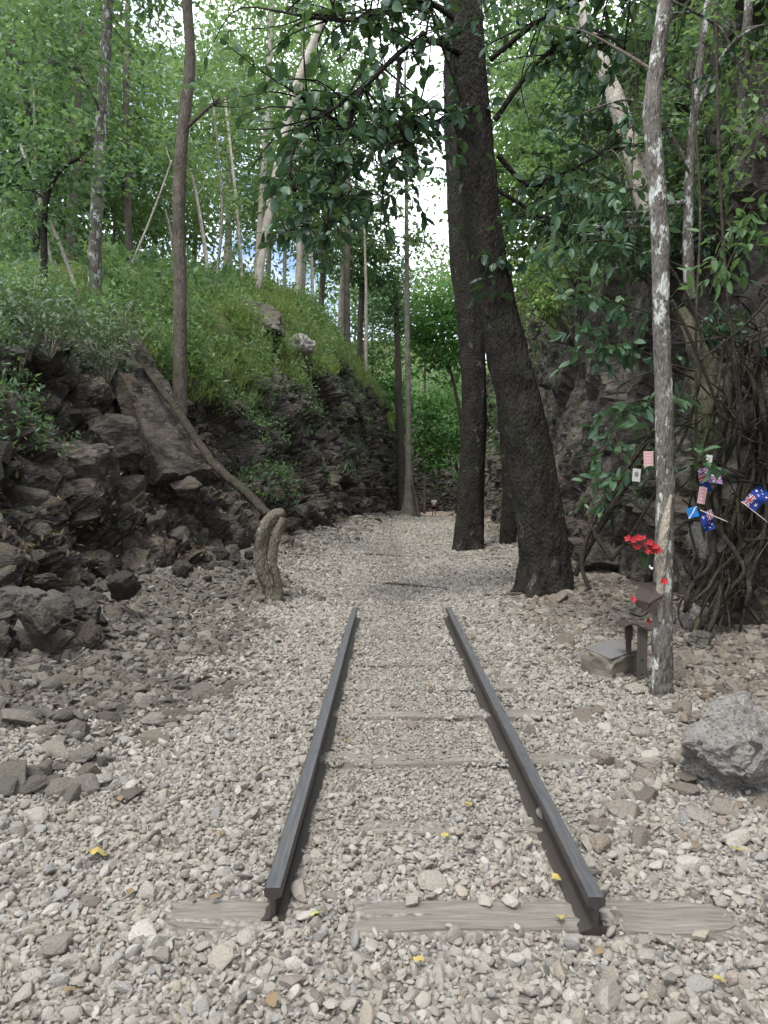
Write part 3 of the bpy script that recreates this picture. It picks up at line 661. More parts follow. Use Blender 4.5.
lt('shaded_brown_tree', 'stout brown trunk in shade behind the left bank shrubs', 19., [(74, 300), (72, 220), (76, 120), (80, 20)], (12, 8), M_bark_mid, [(40, 80, 2, 90, 80, 3000), (100, 170, 3, 60, 50, 1500)], M_leaf_mid, .17, 40)
lt('straight_dark_tree', 'thin dark trunk between the two slender left bank trees', 22., [(129, 300), (128, 200), (126, 100), (128, 0)], (8, 5), M_bark_mid, [(140, 120, 1, 55, 60, 2200), (130, 220, 2, 45, 40, 1200)], M_leaf_light, .18, 41)
lt('pale_rod_tree', 'thin pale stem leaning left beyond the nearest ledge trunk', 24., [(206, 256), (197, 200), (190, 168)], (4, 2.5), M_bark_pale, [(200, 190, 2, 40, 50, 1300)], M_leaf_light, .18, 42)
lt('pale_rod_tree', 'thin pale stem leaning left just left of the nearest ledge trunk', 24., [(176, 262), (165, 210), (152, 168)], (3.4, 2), M_bark_pale, [(165, 130, 2, 35, 40, 600)], M_leaf_mid, .18, 43)
for k_, (Y_, l_, w_, lab_) in enumerate([(27, [(243, 290), (236, 200), (224, 90)], 4, 'thin grey stem left of the leaning pale trunk'), (29, [(284, 300), (287, 210), (300, 120), (304, 20)], 4, 'thin pale stem right of the leaning pale trunk'), (31, [(313, 312), (312, 230), (318, 130)], 3.4, 'faint thin stem right of the short white trunk'), (21, [(214, 300), (222, 210), (214, 110)], 3, 'crooked thin stem rising from the grassy slope'), (18, [(116, 300), (150, 220), (172, 160)], 2.6, 'fine pale stem leaning right across the left thicket'), (16.5, [(60, 300), (38, 190), (34, 90)], 4, 'thin forked grey stem beside the white blotched trunk')]):
    lt('thin_stem_tree', lab_, Y_, l_, (w_, w_*.55), [M_bark_pale, M_bark_pale2][k_ % 2], [(l_[-1][0], l_[-1][1]-10, 1, 26, 26, 260)], M_leaf_light, .17, 240+k_, rings=20, seg=6)
lt('lower_bank_tree', 'dark leaning trunk in the thicket at the left picture edge', 17., [(28, 300), (38, 210), (30, 120), (12, 40)], (8, 5), M_bark_dark, [(10, 60, 2, 90, 70, 2600), (20, 230, 1, 60, 50, 1500)], M_leaf_mid, .16, 44)
lt('crest_thicket_tree', 'bushy light green tree filling the bank crest above the pale trunks', 34., [(230, 270), (228, 180), (232, 90)], (6, 4), M_bark_pale, [(225, 90, 0, 60, 70, 3600), (215, 190, 0, 55, 50, 2400), (280, 210, 2, 50, 50, 2200)], M_leaf_light, .22, 45)
# a second rank of trees behind, each with its own crown
BWL = ['dense tree filling the top left corner of the photo', 'mid green tree low behind the white blotched left trunk', 'light green tree between the white blotched trunk and the nearest ledge trunk', 'dense dark green tree at the left picture edge', 'light green low tree behind the nearest ledge trunk',
  'thin airy tree against the bright sky gap at the top', 'sparse mid green tree right of the nearest ledge trunk', 'airy light green tree right of the leaning pale trunk near the top', 'dense mid green tree over the right end of the bank crest', 'mid green tree behind the leaning pale trunk', 'small distant tree where the bank crest meets the cutting', 'narrow light tree behind the hanging dark leaves over the path']
for k, (px, py, Y, rx, ry, n, lm) in enumerate([
    (20, 20, 24, 80, 90, 3800, 0), (60, 170, 26, 60, 70, 3000, 0), (110, 80, 28, 50, 70, 2200, 1), (0, 130, 22, 60, 80, 2600, 0), (150, 200, 31, 60, 60, 2600, 1),
    (222, 40, 38, 40, 50, 500, 1), (190, 110, 36, 45, 55, 1500, 0), (300, 60, 42, 60, 70, 3000, 1), (320, 200, 44, 55, 60, 3600, 0), (265, 170, 40, 55, 70, 3000, 0), (360, 260, 48, 40, 40, 2200, 0), (340, 120, 46, 40, 60, 1600, 0)]):
    n = int(n*1.5); lb_ = BWL[k]
    tree('bank_woodland_tree', lb_, 'tree', [at(px, 330, Y), at(px+6, 200, Y), at(px, py, Y)], [3*Y/F, 2.4*Y/F, 1.2*Y/F], [M_bark_mid, M_bark_pale][k % 2],
         [blob(px, py, Y, rx, ry, n)], [M_leaf_mid, M_leaf_light][lm], .22+Y*.002, seed=60+k, rings=16, seg=8, per=48)

# ---- trees down the cutting
for k, (px, py, Y, rx, ry, n, lm, lab) in enumerate([
    (440, 330, 52, 34, 50, 4200, 2, 'bright green leafy tree arching over the path from the right'),
    (372, 330, 60, 30, 60, 3000, 0, 'mid green tree filling the far end of the cutting on the left side'),
    (425, 300, 75, 50, 50, 4200, 0, 'far broad green tree closing the view at the end of the cutting'),
    (392, 420, 60, 18, 60, 2200, 2, 'narrow bright tree between the left rock wall and the pale trunk'),
    (440, 430, 62, 26, 50, 3200, 2, 'low bright green tree over the right hand bend of the path'),
    (470, 300, 66, 40, 60, 3500, 1, 'light green tree seen between the two big dark trunks'),
    (530, 200, 40, 60, 80, 7000, 3, 'sunlit yellow green tree right of the big leaning trunk'),
    (565, 110, 34, 70, 70, 6000, 1, 'light green tree above the right rock wall'),
    (530, 40, 44, 70, 70, 6000, 0, 'mid green tree high above the right rock wall'),
    (430, 395, 90, 60, 40, 3000, 0, 'darkest low green tree behind the bend'),
    (355, 290, 80, 60, 40, 3000, 1, 'far pale green tree beyond the bank crest')]):
    c = at(px, py, Y); bz = (hillz(c[0], Y, KR, eR) if px > 430 and Y < 70 else float(gz(Y)))
    bx = c[0]+(1.5 if px > 430 else 0)
    tree('cutting_tree', lab, 'tree', [(bx, Y, min(bz, c[2]-3)-.3), (bx, Y, (bz+c[2])/2), (c[0], Y, c[2])], [.17, .13, .07], M_bark_mid,
         [blob(px, py, Y, rx, ry, n)], [M_leaf_mid, M_leaf_light, M_leaf_bright, M_under][lm], .3+.0016*Y, seed=90+k, rings=16, seg=8, basefix=False)

# ---- right side: the thin lichen tree and the trees on the cliff
TB = gp(662, 697); Yt = TB[1]; s = Yt/F
thin = tree('lichen_tree', 'slim tree with white lichen patches and a split scar, nearest trunk on the right', 'tree',
     [TB-[0, 0, .12]]+pp(Yt, (662, 680), (663, 600), (665, 500), (664, 400), (661, 320), (660, 240), (655, 160), (652, 105), (659, 45), (664, 0), (668, -80)),
     [12*s, 10.4*s, 9.6*s, 8.8*s, 8.6*s, 8.2*s, 8.2*s, 8.6*s, 8.2*s, 7*s, 6.3*s, 5.6*s], M_bark_lichen, seg=22, rings=130, rough=.09, flare=(.15, .2, 4), seed=17, basefix=False)
ot = np.array(thin.location); mb = MB()
mb.tube([at(660, 622, Yt-.06)-ot, at(661, 570, Yt-.075)-ot, at(665, 530, Yt-.075)-ot, at(671, 495, Yt-.055)-ot], [2*s, 5.5*s, 5*s, 1.6*s], 10, 40, .2, 3, 4); link('split_scar', mb.mesh('split_scar', M_wood_scar), thin)
rs = np.random.RandomState(5); LV = []
for pts, r0, nl, sp, tw in [
    (q3((652, 70, Yt), (620, 50, 5.8), (580, 30, 6.2), (540, 25, 6.6)), .014, 40, .25, 9),
    (q3((664, 150, Yt), (640, 190, 6.2), (610, 150, 6.6), (590, 200, 7)), .01, 50, .25, 9)]:
    spray(thin, ot, None, pts, r0, nl, .085, rs, M_bark_mid, None, LV, sp, twigs=tw)
place_leaves(thin, LV, .5, M_leaf_dark, rs)

def rt(name, label, l, w, mat, lm, leaf, brs, seed, cap=280, wr=.5):
    """right side shrub or tree: trunk through (px,py,Y) points then sprays"""
    P = q3(*l); o = P[0].copy(); r = empty(name, o, label, 'tree' if 'tree' in name else 'shrub'); m = MB()
    m.tube(np.array(P)-o, np.linspace(w, w*.55, len(P)), 12, 40, .1, 0, seed); link('trunk' if 'tree' in name else 'stem', m.mesh('trunk', mat), r)
    rs = np.random.RandomState(seed); LV = []
    for pts, r0, nl, sp, tw in brs: spray(r, o, None, q3(*pts), r0, nl, leaf, rs, mat, None, LV, sp, twigs=tw)
    if LV: place_leaves(r, LV, wr, lm, rs, cap)
    return r
rt('broadleaf_shrub', 'broad leaved shrub hanging in front of the rock wall left of the lichen tree', [(612, 560, 7.8), (640, 520, 7.6), (690, 420, 7.5), (700, 330, 7.4), (660, 250, 7.3)], .02, M_bark_root, M_leaf_teal, .125,
   [([(690, 420, 7.5), (640, 400, 7.3), (610, 430, 7.2), (596, 465, 7.1)], .012, 150, .3, 20),
    ([(695, 380, 7.5), (640, 350, 7.3), (610, 345, 7.2), (580, 330, 7.1)], .012, 150, .3, 20),
    ([(690, 420, 7.5), (650, 440, 7.3), (625, 470, 7.2), (602, 487, 7.1)], .012, 110, .26, 16),
    ([(700, 330, 7.4), (640, 310, 7.3), (605, 300, 7.2), (560, 300, 7.1)], .012, 120, .3, 16),
    ([(690, 270, 7.4), (640, 250, 7.3), (605, 240, 7.2), (550, 250, 7.1)], .012, 140, .36, 18),
    ([(680, 200, 7.4), (640, 190, 7.3), (600, 190, 7.2), (540, 200, 7.1)], .012, 140, .36, 18),
    ([(680, 450, 7.5), (690, 460, 7.2), (700, 455, 7.1), (708, 465, 7.0)], .008, 30, .2, 6)], 71, 290, .46)
rt('overhang_shrub', 'shrub with big leaves drooping in from the right picture edge', [(790, 420, 6.9), (775, 340, 6.9), (780, 250, 6.8), (790, 160, 6.7)], .02, M_bark_root, M_leaf_mid, .13,
   [([(780, 250, 6.8), (750, 240, 6.7), (730, 260, 6.6), (722, 300, 6.6)], .012, 80, .3, 12),
    ([(785, 200, 6.8), (760, 190, 6.7), (740, 215, 6.6), (715, 260, 6.5)], .012, 70, .3, 11)], 72, 290, .45)
rt('cliff_tree', 'slender tree with forked stem on the cliff right of the lichen tree', [(690, 300, 9.), (688, 240, 9.), (690, 170, 9.), (698, 80, 9.), (712, -30, 9.)], .07, M_bark_lichen, M_leaf_dark, .13,
   [([(690, 170, 9.), (660, 120, 8.8), (630, 100, 8.6), (590, 110, 8.5)], .03, 110, .5, 12),
    ([(694, 120, 9.), (720, 60, 8.8), (750, 30, 8.6), (790, 20, 8.5)], .03, 90, .5, 12),
    ([(690, 200, 9.), (650, 210, 8.8), (620, 230, 8.6), (580, 235, 8.5)], .03, 110, .45, 12)], 73, 290)
rt('mottled_cliff_tree', 'pale mottled trunk at the top right corner above the cliff', [(738, 210, 9.), (742, 130, 9.), (746, 50, 9.), (752, -40, 9.)], .085, M_bark_lichen, M_leaf_mid, .13,
   [([(744, 80, 9.), (720, 30, 8.8), (690, 10, 8.6), (650, -10, 8.5)], .03, 90, .5, 12)], 74)
rt('dead_leaning_tree', 'thick bare pinkish grey trunk leaning left high on the cliff', [(650, 215, 10.6), (634, 155, 10.8), (612, 90, 11.), (588, 30, 11.2), (570, -20, 11.4)], .16, M_bark_pale, None, .1, [], 75)
# leafy bushes over the right cliff
CBL = ['light green bush on the wall edge right of the big leaning trunk', 'dark leafy bush above the bare rock face of the right wall', 'light green bush higher up right of the big leaning trunk', 'dark bush on the wall just left of the lichen tree', 'dark bush on the wall just right of the lichen tree', 'dark bush under the thick leaning bare trunk', 'light bush far up between the big trunk and the bare leaning trunk', 'mid green bush behind the slender forked cliff tree', 'dark bush at the right picture edge high on the cliff', 'dark bush at the very top left of the lichen tree', 'mid green bush at the top right behind the mottled trunk', 'yellow green shrub on the rim beside the big leaning trunk', 'mid green bush on the wall between the two big dark trunks', 'low mid green bush at the foot of the wall left of the dark straight tree', 'yellow green tuft drooping over the bare rock face', 'dark bush above the hanging fig roots']
for k, (px, py, Y, rx, ry, n, lm, lf) in enumerate([
    (560, 260, 15.5, 40, 26, 700, 1, .15), (600, 210, 12.5, 50, 30, 900, 0, .13), (560, 180, 17, 50, 40, 900, 1, .16), (640, 250, 10.5, 40, 26, 600, 0, .12), (700, 230, 9.6, 45, 30, 700, 0, .11),
    (600, 90, 14, 60, 50, 1200, 0, .15), (540, 110, 20, 50, 50, 1100, 1, .18), (680, 150, 10.6, 50, 40, 900, 2, .12), (750, 170, 9.4, 40, 40, 700, 0, .11), (640, 30, 12.6, 70, 40, 1200, 0, .14),
    (730, 60, 10.5, 50, 50, 1000, 2, .12), (530, 290, 19, 28, 30, 500, 3, .16), (500, 420, 26, 14, 40, 500, 2, .16), (470, 470, 34, 14, 30, 500, 2, .2), (548, 300, 13.5, 20, 20, 260, 3, .12), (725, 330, 8.2, 30, 26, 260, 0, .1)]):
    c = at(px, py, Y); bx = min(c[0]+.6, 9); b = np.array([c[0]+.5, Y+.1, c[2]-.8])
    lab = CBL[k]
    r = empty('cliff_bush', b, lab, 'bush'); rs = np.random.RandomState(200+k); m = MB(); st = MB()
    cc, rad, _ = blob(px, py, Y, rx, ry, n)
    C = cloud(m, cc-b, rad, n, lf, rs, 14, 'kite', droop=-.4, wr=.48, hollow=.1); link('foliage', m.mesh('foliage', [M_leaf_dark, M_leaf_light, M_leaf_mid, M_under][lm]), r)
    for q in C[:14]: st.tube([(0, 0, 0), q*.5+rs.normal(size=3)*.08, q], [.02, .013, .005], 4, 6)
    link('stem', st.mesh('stem', M_bark_mid), r)

# ---- shrub drooping over the left rock
for k, (px, py, Y, rx, ry, n) in enumerate([(40, 320, 10.2, 62, 26, 1500), (100, 345, 10.8, 34, 26, 800), (20, 290, 11.5, 60, 24, 900), (130, 318, 12.2, 24, 20, 320), (5, 340, 9.4, 30, 24, 450)]):
    lab = ['wide grey green shrub sprawling over the top of the left rock', 'small grey green shrub hanging over the dark slab edge', 'mid green shrub behind the sprawling one on the left rock', 'little shrub beside the upper end of the fallen trunk', 'grey green shrub at the left picture edge above the rock'][k]
    cc, rad, _ = blob(px, py, Y, rx, ry, n); b = cc-np.array([0, -.3, .5]); r = empty('ledge_shrub', b, lab, 'shrub'); rs = np.random.RandomState(300+k); m = MB(); st = MB()
    C = cloud(m, cc-b, rad, n, .085, rs, 12, 'kite', cl=.4, droop=-.35, wr=.38, hollow=.05); link('foliage', m.mesh('foliage', M_leaf_grey if k != 2 else M_leaf_mid), r)
    for q in C[:16]: st.tube([(0, 0, 0), q*.5+rs.normal(size=3)*.05, q], [.014, .009, .004], 4, 6)
    link('stem', st.mesh('stem', M_bark_pale), r)

# ---- undergrowth on the slopes (uncountable)
def herbs(name, label, P, Nn, hgt, nl, leaf, mat, rs, wr=.4, shape='kite'):
    n = len(P); idx = np.repeat(np.arange(n), nl); h = hgt*(.4+1.0*rs.rand(n))[idx]*rs.rand(len(idx))
    off = rs.normal(size=(len(idx), 3))*np.array([1, 1, .2])*.16*(.5+h[:, None])
    Q = P[idx]+off; Q[:, 2] += h; A = rdir(len(idx), rs, .25); L_ = leaf*(.5+rs.rand(len(idx)))
    m = MB(); leafset(Q, A, rdir(len(idx), rs, 1.2), L_, L_*wr, m); LEAFC[0] += len(idx)
    o = link(name, m.mesh(name, mat)); return tag(o, label, 'undergrowth', None, 'stuff')
rs = np.random.RandomState(77)
wy = lambda y: 1/(np.maximum(y, 8)**1.6)
P, Nn = sample(GL, NL, YL, TL, 9500, (12.2, 70), (.52, .8), rs, wy); m = fbm(P, .5, 3, 40) > -.45; P = P[m]
herbs('undergrowth', 'yellow green weeds and low bushes covering the grassy left bank', P[::3], Nn, .28, 14, .11, M_under, rs)
Pc, _n = sample(GL, NL, YL, TL, 2600, (12.2, 60), (.46, .8), rs, wy); Pc = Pc[fbm(Pc, 1.1, 3, 63) > .15]; herbs('bank_bushes', 'separate leafy low bushes standing out of the weeds on the left bank', Pc, _n, .75, 40, .12, M_leaf_light, rs)
Pg, Ng = sample(GL, NL, YL, TL, 8000, (12.2, 70), (.47, .8), rs, wy); Pg = Pg[fbm(Pg, .8, 3, 61) > .12]; n_g = len(Pg)*9; ig = np.repeat(np.arange(len(Pg)), 9); Lg = (.16+.38*rs.rand(n_g))
Ag = rs.normal(size=(n_g, 3))*[.45, .45, .1]; Ag[:, 2] += 1; mb = MB(); leafset(Pg[ig]+rs.normal(size=(n_g, 3))*[.12, .12, .02], Ag, rdir(n_g, rs), Lg, np.full(n_g, .022), mb, .1)
tag(link('tall_grass', mb.mesh('tall_grass', M_grass)), 'tall pale green grass growing through the weeds on the left bank', 'grass', None, 'stuff')
P, Nn = sample(GL, NL, YL, TL, 2600, (5, 13.5), (.53, .9), rs)
herbs('shade_plants', 'grey green low shrubs in the shade behind the near left rock', P, Nn, .55, 14, .13, M_leaf_grey, rs)
P, Nn = sample(GL, NL, YL, TL, 2600, (7, 60), (.3, .56), rs, wy); m = fbm(P, .6, 3, 44) > .05; P = P[m]
herbs('rock_weeds', 'sparse weeds and moss rooted in cracks of the left rock wall', P, Nn, .22, 12, .075, M_leaf_mid, rs)
P, Nn = sample(GL, NL, YL, TL, 3000, (13, 60), (.15, .52), rs, wy); m = fbm(P, .5, 3, 45) > .1; P = P[m]
herbs('wall_weeds', 'small ferns and creepers on the far left rock wall', P, Nn, .25, 12, .1, M_leaf_mid, rs)
P, Nn = sample(GRt, NR, YR, TR, 10000, (5, 70), (.3, .8), rs, wy); m = fbm(P, .45, 3, 41) > -.25; P = P[m]
herbs('cliff_creepers', 'creepers and ferns clinging to the upper right rock wall', P, Nn, .35, 13, .11, M_leaf_light, rs)
P, Nn = sample(GRt, NR, YR, TR, 1500, (5, 70), (.08, .4), rs, wy); m = fbm(P, .5, 3, 42) > .15; P = P[m]
herbs('lower_wall_creepers', 'scattered creepers on the lower right rock wall', P, Nn, .2, 11, .08, M_leaf_grey, rs)
P, Nn = sample(GL, NL, YL, TL, 5000, (10, 110), (.7, .95), rs)
herbs('forest_floor_plants', 'low leafy plants on the forest floor above the left bank', P, Nn, .7, 12, .28, M_leaf_mid, rs)
P, Nn = sample(GRt, NR, YR, TR, 5000, (6, 110), (.55, .95), rs)
herbs('forest_floor_plants', 'low leafy plants on the forest floor above the right cliff', P, Nn, 1.2, 12, .35, M_leaf_mid, rs)
P, Nn = sample(GL, NL, YL, TL, 2500, (4, 30), (.05, .5), rs, wy); herbs('rock_litter', 'dry leaf litter caught on ledges of the left rock', P, Nn, .02, 3, .07, M_dry, rs)
# far-off wood behind everything
m = MB(); rs = np.random.RandomState(9)
for k in range(150):
    a = rs.uniform(-.75, .75); r = rs.uniform(115, 170); x = r*math.sin(a); y = r*math.cos(a)
    cloud(m, (x, y, rs.uniform(4, 18)+abs(a)*10), (7, 7, 6), 420, 1.1, rs, 22)
tag(link('far_woodland', m.mesh('far_woodland', M_leaf_mid)), 'far woodland closing the view behind the cutting', 'woodland', None, 'stuff')
# ---------------------------------------------------------------- rails and sleepers
def rail(name, label, p0, p1, seed):
    prof_ = [(-.050, -.005), (-.050, .006), (-.012, .018), (-.0075, .030), (-.0075, .078), (-.028, .088), (-.0295, .108), (-.024, .1165), (.024, .1165), (.0295, .108), (.028, .088), (.0075, .078), (.0075, .030), (.012, .018), (.050, .006), (.050, -.005)]
    p0 = np.array(p0); p1 = np.array(p1); d = p1-p0; Ln = np.linalg.norm(d); n = 60; V = []; prof_ = [(x*1.12, z*1.16) for x, z in prof_]; p0 = p0+[0, 0, .004]
    for i in range(n):
        f = i/(n-1); wob = .006*math.sin(f*5+seed)
        for x, z in prof_: V.append((x+wob*(1-f), f*Ln, z))
    k = len(prof_); Q = [(i*k+j, i*k+(j+1) % k, (i+1)*k+(j+1) % k, (i+1)*k+j) for i in range(n-1) for j in range(k)]
    bm = mesh_np('rail', V, np.array(Q), M_rail, False)
    me = bpy.data.meshes.new('rail'); me.from_pydata([tuple(v) for v in V], [], [q[::-1] for q in Q]+[tuple(range(k)), tuple((n-1)*k+j for j in range(k))[::-1]]); me.materials.append(M_rail)
    o = link(name, me, None, p0, (0, 0, -math.atan2(d[0], d[1]))); tag(o, label, 'rail')
    return o
R0 = (-.403, 2.62, .0); R1 = (-.335, 8.5, 0.); Q0 = (.748, 2.56, .0); Q1 = (.745, 8.5, 0.)
rail('rail', 'left dark steel rail of the short track, cut end facing the camera', R0, R1, 0)
rail('rail', 'right dark steel rail of the short track, nearer cut end', Q0, Q1, 2)
def sleeper(Y, x0, x1, wd, label, seed, dz=-.02):
    rs_ = np.random.RandomState(seed); nx, nyy = 70, 10
    V = []; xs_ = np.linspace(0, 1, nx)
    for f in xs_:
        e_ = min(f, 1-f)*14; wv = wd*(min(1, .62+.38*math.sqrt(min(1, e_))))
        for j in range(nyy):
            a = j/(nyy-1); V.append([x0+(x1-x0)*f, (a-.5)*wv, .0 if 0 < j < nyy-1 else -.09])
    V = np.array(V); P = V*[1.2, 6, 1]
    V[:, 1] += .012*vnoise(P*[1, 0, 0], 3, seed); top = V[:, 2] > -.05
    V[top, 2] += .010*vnoise(V[top]*[2, 30, 1], 1, seed)+.008*vnoise(V[top]*[6, 6, 1], 1, seed+2)
    i = (np.arange(nx-1)[:, None]*nyy+np.arange(nyy-1)[None]).ravel(); Q = np.stack([i, i+nyy, i+nyy+1, i+1], 1)
    me = mesh_np('sleeper', V, Q, M_sleeper, False)
    o = link('railway_sleeper', me, None, (0, Y, dz), (0, 0, rs_.uniform(-.01, .01))); tag(o, label, 'sleeper'); return o
SLP = []
for Y, x0, x1, wd, lab, dz in [
    (2.66, -.78, 1.27, .23, 'nearest weathered sleeper under both rail ends', .014), (3.36, -.6, 1.15, .16, 'second sleeper from the rail ends, almost buried in gravel', .008), (4.18, -.5, 1.18, .2, 'third sleeper from the rail ends, showing right of the rail', .018),
    (5.0, -.45, 1.12, .18, 'fourth sleeper from the rail ends', .012), (5.68, -.45, 1.1, .18, 'fifth sleeper from the rail ends, showing right of the rail only', .006), (6.45, -.45, 1.15, .2, 'sixth sleeper from the rail ends', .006), (7.4, -.5, 1.1, .18, 'farthest sleeper near the far rail ends', -.004)]:
    sleeper(Y, x0, x1, wd, lab, int(Y*10), dz); SLP.append((Y, x0, x1, wd, dz))

# ---------------------------------------------------------------- stones
PAL = [rock_mesh('pale_stone', 2, 400+k, M_gravel, (1, .6+.08*(k % 4), .42+.07*(k % 3)), 11, (.5, .85), .03) for k in range(8)]
RUB = [rock_mesh('rubble_stone', 3, 430+k, M_rubble, (1, .65+.08*(k % 4), .36+.1*(k % 3)), 13, (.45, .85), .04) for k in range(8)]
BEI = [rock_mesh('beige_stone', 3, 460+k, M_beige, (1, .65+.08*(k % 4), .40+.1*(k % 3)), 13, (.45, .85), .04) for k in range(8)]
def zone(p):
    x, y = p[0], p[1]
    if x < -1.2: z = ('toward the left picture edge' if x/y < -.42 else 'left of the left rail' if y < 6 else 'toward the twisted stump') if y < 8.5 else 'by the left rock wall'
    elif x < -.36: z = 'just outside the left rail'
    elif x < .75: z = 'between the rails' if y > 2.75 else 'in front of the nearest sleeper'
    elif x < 1.25: z = 'just outside the right rail'
    else: z = 'right of the right rail' if y < 5 else 'near the lichen tree'
    return z+(', close up' if y < 3 else ', mid distance' if y < 6 else ', far off')
def stone_thing(meshes, name, label, group, p, size, rs, sink=.25):
    label = ('larger ' if size > .075 else 'smaller ')+label.split(',')[0]+' '+zone(p); group = group+' '+zone(p)
    o = link(name, meshes[rs.randint(len(meshes))], None, (p[0], p[1], float(ground_h(p[0], p[1]))+size*(.42-sink)), (rs.uniform(-.35, .35), rs.uniform(-.35, .35), rs.uniform(0, 6.28)), size)
    return tag(o, label, 'stone', group)
SRC = {}
rs = np.random.RandomState(15); BIGP = []
# stones one can make out singly in the photograph (pixel, pixel, half size px)
for (px, py, r) in [(60, 950, 20), (143, 938, 18), (165, 960, 13), (247, 943, 14), (608, 1003, 22), (292, 988, 14), (312, 1004, 12), (122, 992, 12), (150, 958, 10), (645, 963, 16), (590, 873, 17), (735, 845, 16), (690, 868, 15), (548, 820, 14), (598, 820, 12),
                    (456, 942, 10), (300, 895, 15), (372, 950, 9), (410, 1000, 10), (30, 935, 14), (92, 905, 12), (110, 870, 10), (225, 865, 10), (238, 838, 9), (80, 985, 12), (700, 990, 15), (740, 965, 16), (512, 905, 12), (484, 905, 10), (412, 905, 12), (272, 885, 8), (620, 780, 12), (650, 760, 12),
                    (585, 750, 8), (700, 940, 12), (720, 905, 12), (570, 1000, 10), (520, 990, 10), (470, 1010, 12), (350, 1010, 12), (240, 1000, 12), (200, 975, 9), (25, 1000, 16), (412, 728, 8)]:
    p = gp(px, py); stone_thing(PAL, 'loose_stone', 'pale grey loose stone', 'larger pale stones among the gravel', p, r*p[1]/F*1.15, rs, .1); BIGP.append((p[0], p[1], r*p[1]/F))
for k in range(110):
    px = rs.uniform(0, 240); py = rs.uniform(595, 800)
    if px > 215-(py-595)*.35+rs.uniform(-40, 30): continue
    p = gp(px, py); stone_thing(RUB, 'rubble_rock', 'brown grey rubble rock', 'rocks in the left rubble strip', p, rs.uniform(.05, .13)*(1.3 if px < 90 else 1), rs)
for k in range(100):
    px = rs.uniform(560, 768); py = rs.uniform(600, 850)
    if px < 620-(py-600)*.0+rs.uniform(-40, 30)+(py < 660)*20: continue
    p = gp(px, py); stone_thing(BEI, 'broken_rock', 'beige broken rock', 'rocks on the right side of the track', p, rs.uniform(.045, .11), rs)
# source stones for the gravel beds are real stones of the scene
def src(meshes, name, label0, grp0, P0, size):
    l = []
    for k, m in enumerate(meshes):
        label = 'small '+label0+' '+zone(P0[k]); grp = grp0+' '+zone(P0[k])
        o = link(name, m, None, (P0[k][0], P0[k][1], float(ground_h(*P0[k]))+size*.3), (0, 0, k), size); tag(o, label, 'stone', grp); l.append(o)
    return l
SG = src(PAL, 'loose_stone', 'pale grey loose stone', 'larger pale stones among the gravel', [(-.9+.25*k, 3.05+.9*(k % 3), 0)[:2] for k in range(8)], .034)
SR = src(RUB, 'rubble_rock', 'brown grey rubble rock', 'rocks in the left rubble strip', [(-2.6+.05*k, 5.4+.4*k) for k in range(8)], .09)
SB = src(BEI, 'broken_rock', 'beige broken rock', 'rocks on the right side of the track', [(1.9+.1*(k % 4), 4.4+.45*k) for k in range(8)], .07)
def scatter(name, label, cat, P, size, mat, sources, seed, tilt=.6):
    rs_ = np.random.RandomState(seed); n = len(P); me = bpy.data.meshes.new(name); me.vertices.add(n); me.vertices.foreach_set('co', np.asarray(P, np.float32).ravel())
    a = me.attributes.new('scl', 'FLOAT_VECTOR', 'POINT'); sv = np.asarray(size)[:, None]*(.8+.4*rs_.rand(n, 3)); a.data.foreach_set('vector', sv.astype(np.float32).ravel())
    a = me.attributes.new('rot', 'FLOAT_VECTOR', 'POINT'); r = np.stack([rs_.normal(size=n)*tilt, rs_.normal(size=n)*tilt, rs_.uniform(0, 6.28, n)], 1); a.data.foreach_set('vector', r.astype(np.float32).ravel())
    a = me.attributes.new('pick', 'INT', 'POINT'); a.data.foreach_set('value', rs_.randint(0, len(sources), n).astype(np.int32))
    me.materials.append(mat); me.update()
    g = bpy.data.node_groups.new(name, 'GeometryNodeTree'); g.interface.new_socket('Geometry', in_out='INPUT', socket_type='NodeSocketGeometry'); g.interface.new_socket('Geometry', in_out='OUTPUT', socket_type='NodeSocketGeometry')
    gi = g.nodes.new('NodeGroupInput'); go = g.nodes.new('NodeGroupOutput'); iop = g.nodes.new('GeometryNodeInstanceOnPoints'); g2i = g.nodes.new('GeometryNodeGeometryToInstance')
    for s_ in reversed(sources):
        oi = g.nodes.new('GeometryNodeObjectInfo'); oi.transform_space = 'ORIGINAL'; oi.inputs['Object'].default_value = s_; oi.inputs['As Instance'].default_value = True
        g.links.new(oi.outputs['Geometry'], g2i.inputs[0])
    def attr(nm, ty):
        x = g.nodes.new('GeometryNodeInputNamedAttribute'); x.data_type = ty; x.inputs['Name'].default_value = nm; return x.outputs['Attribute']
    iop.inputs['Pick Instance'].default_value = True
    e2r = g.nodes.new('FunctionNodeEulerToRotation')
    g.links.new(gi.outputs[0], iop.inputs['Points']); g.links.new(g2i.outputs[0], iop.inputs['Instance']); g.links.new(attr('pick', 'INT'), iop.inputs['Instance Index'])
    g.links.new(attr('rot', 'FLOAT_VECTOR'), e2r.inputs[0]); g.links.new(e2r.outputs[0], iop.inputs['Rotation']); g.links.new(attr('scl', 'FLOAT_VECTOR'), iop.inputs['Scale']); g.links.new(iop.outputs[0], go.inputs[0])
    o = link(name, me); md = o.modifiers.new('scatter', 'NODES'); md.node_group = g; tag(o, label, cat, None, 'stuff'); return o
def jgrid(y0, y1, sp, rs, xl, xr):
    out = []; y = y0
    while y < y1:
        s_ = sp(y); a, b = xl(y), xr(y); n = max(1, int((b-a)/s_)); x = a+(np.arange(n)+rs.uniform(-.5, .5, n)+.5)*s_
        out.append(np.stack([x, y+rs.uniform(-.5, .5, n)*s_, np.full(n, s_)], 1)); y += s_*.95
    return np.concatenate(out)
rs = np.random.RandomState(33)
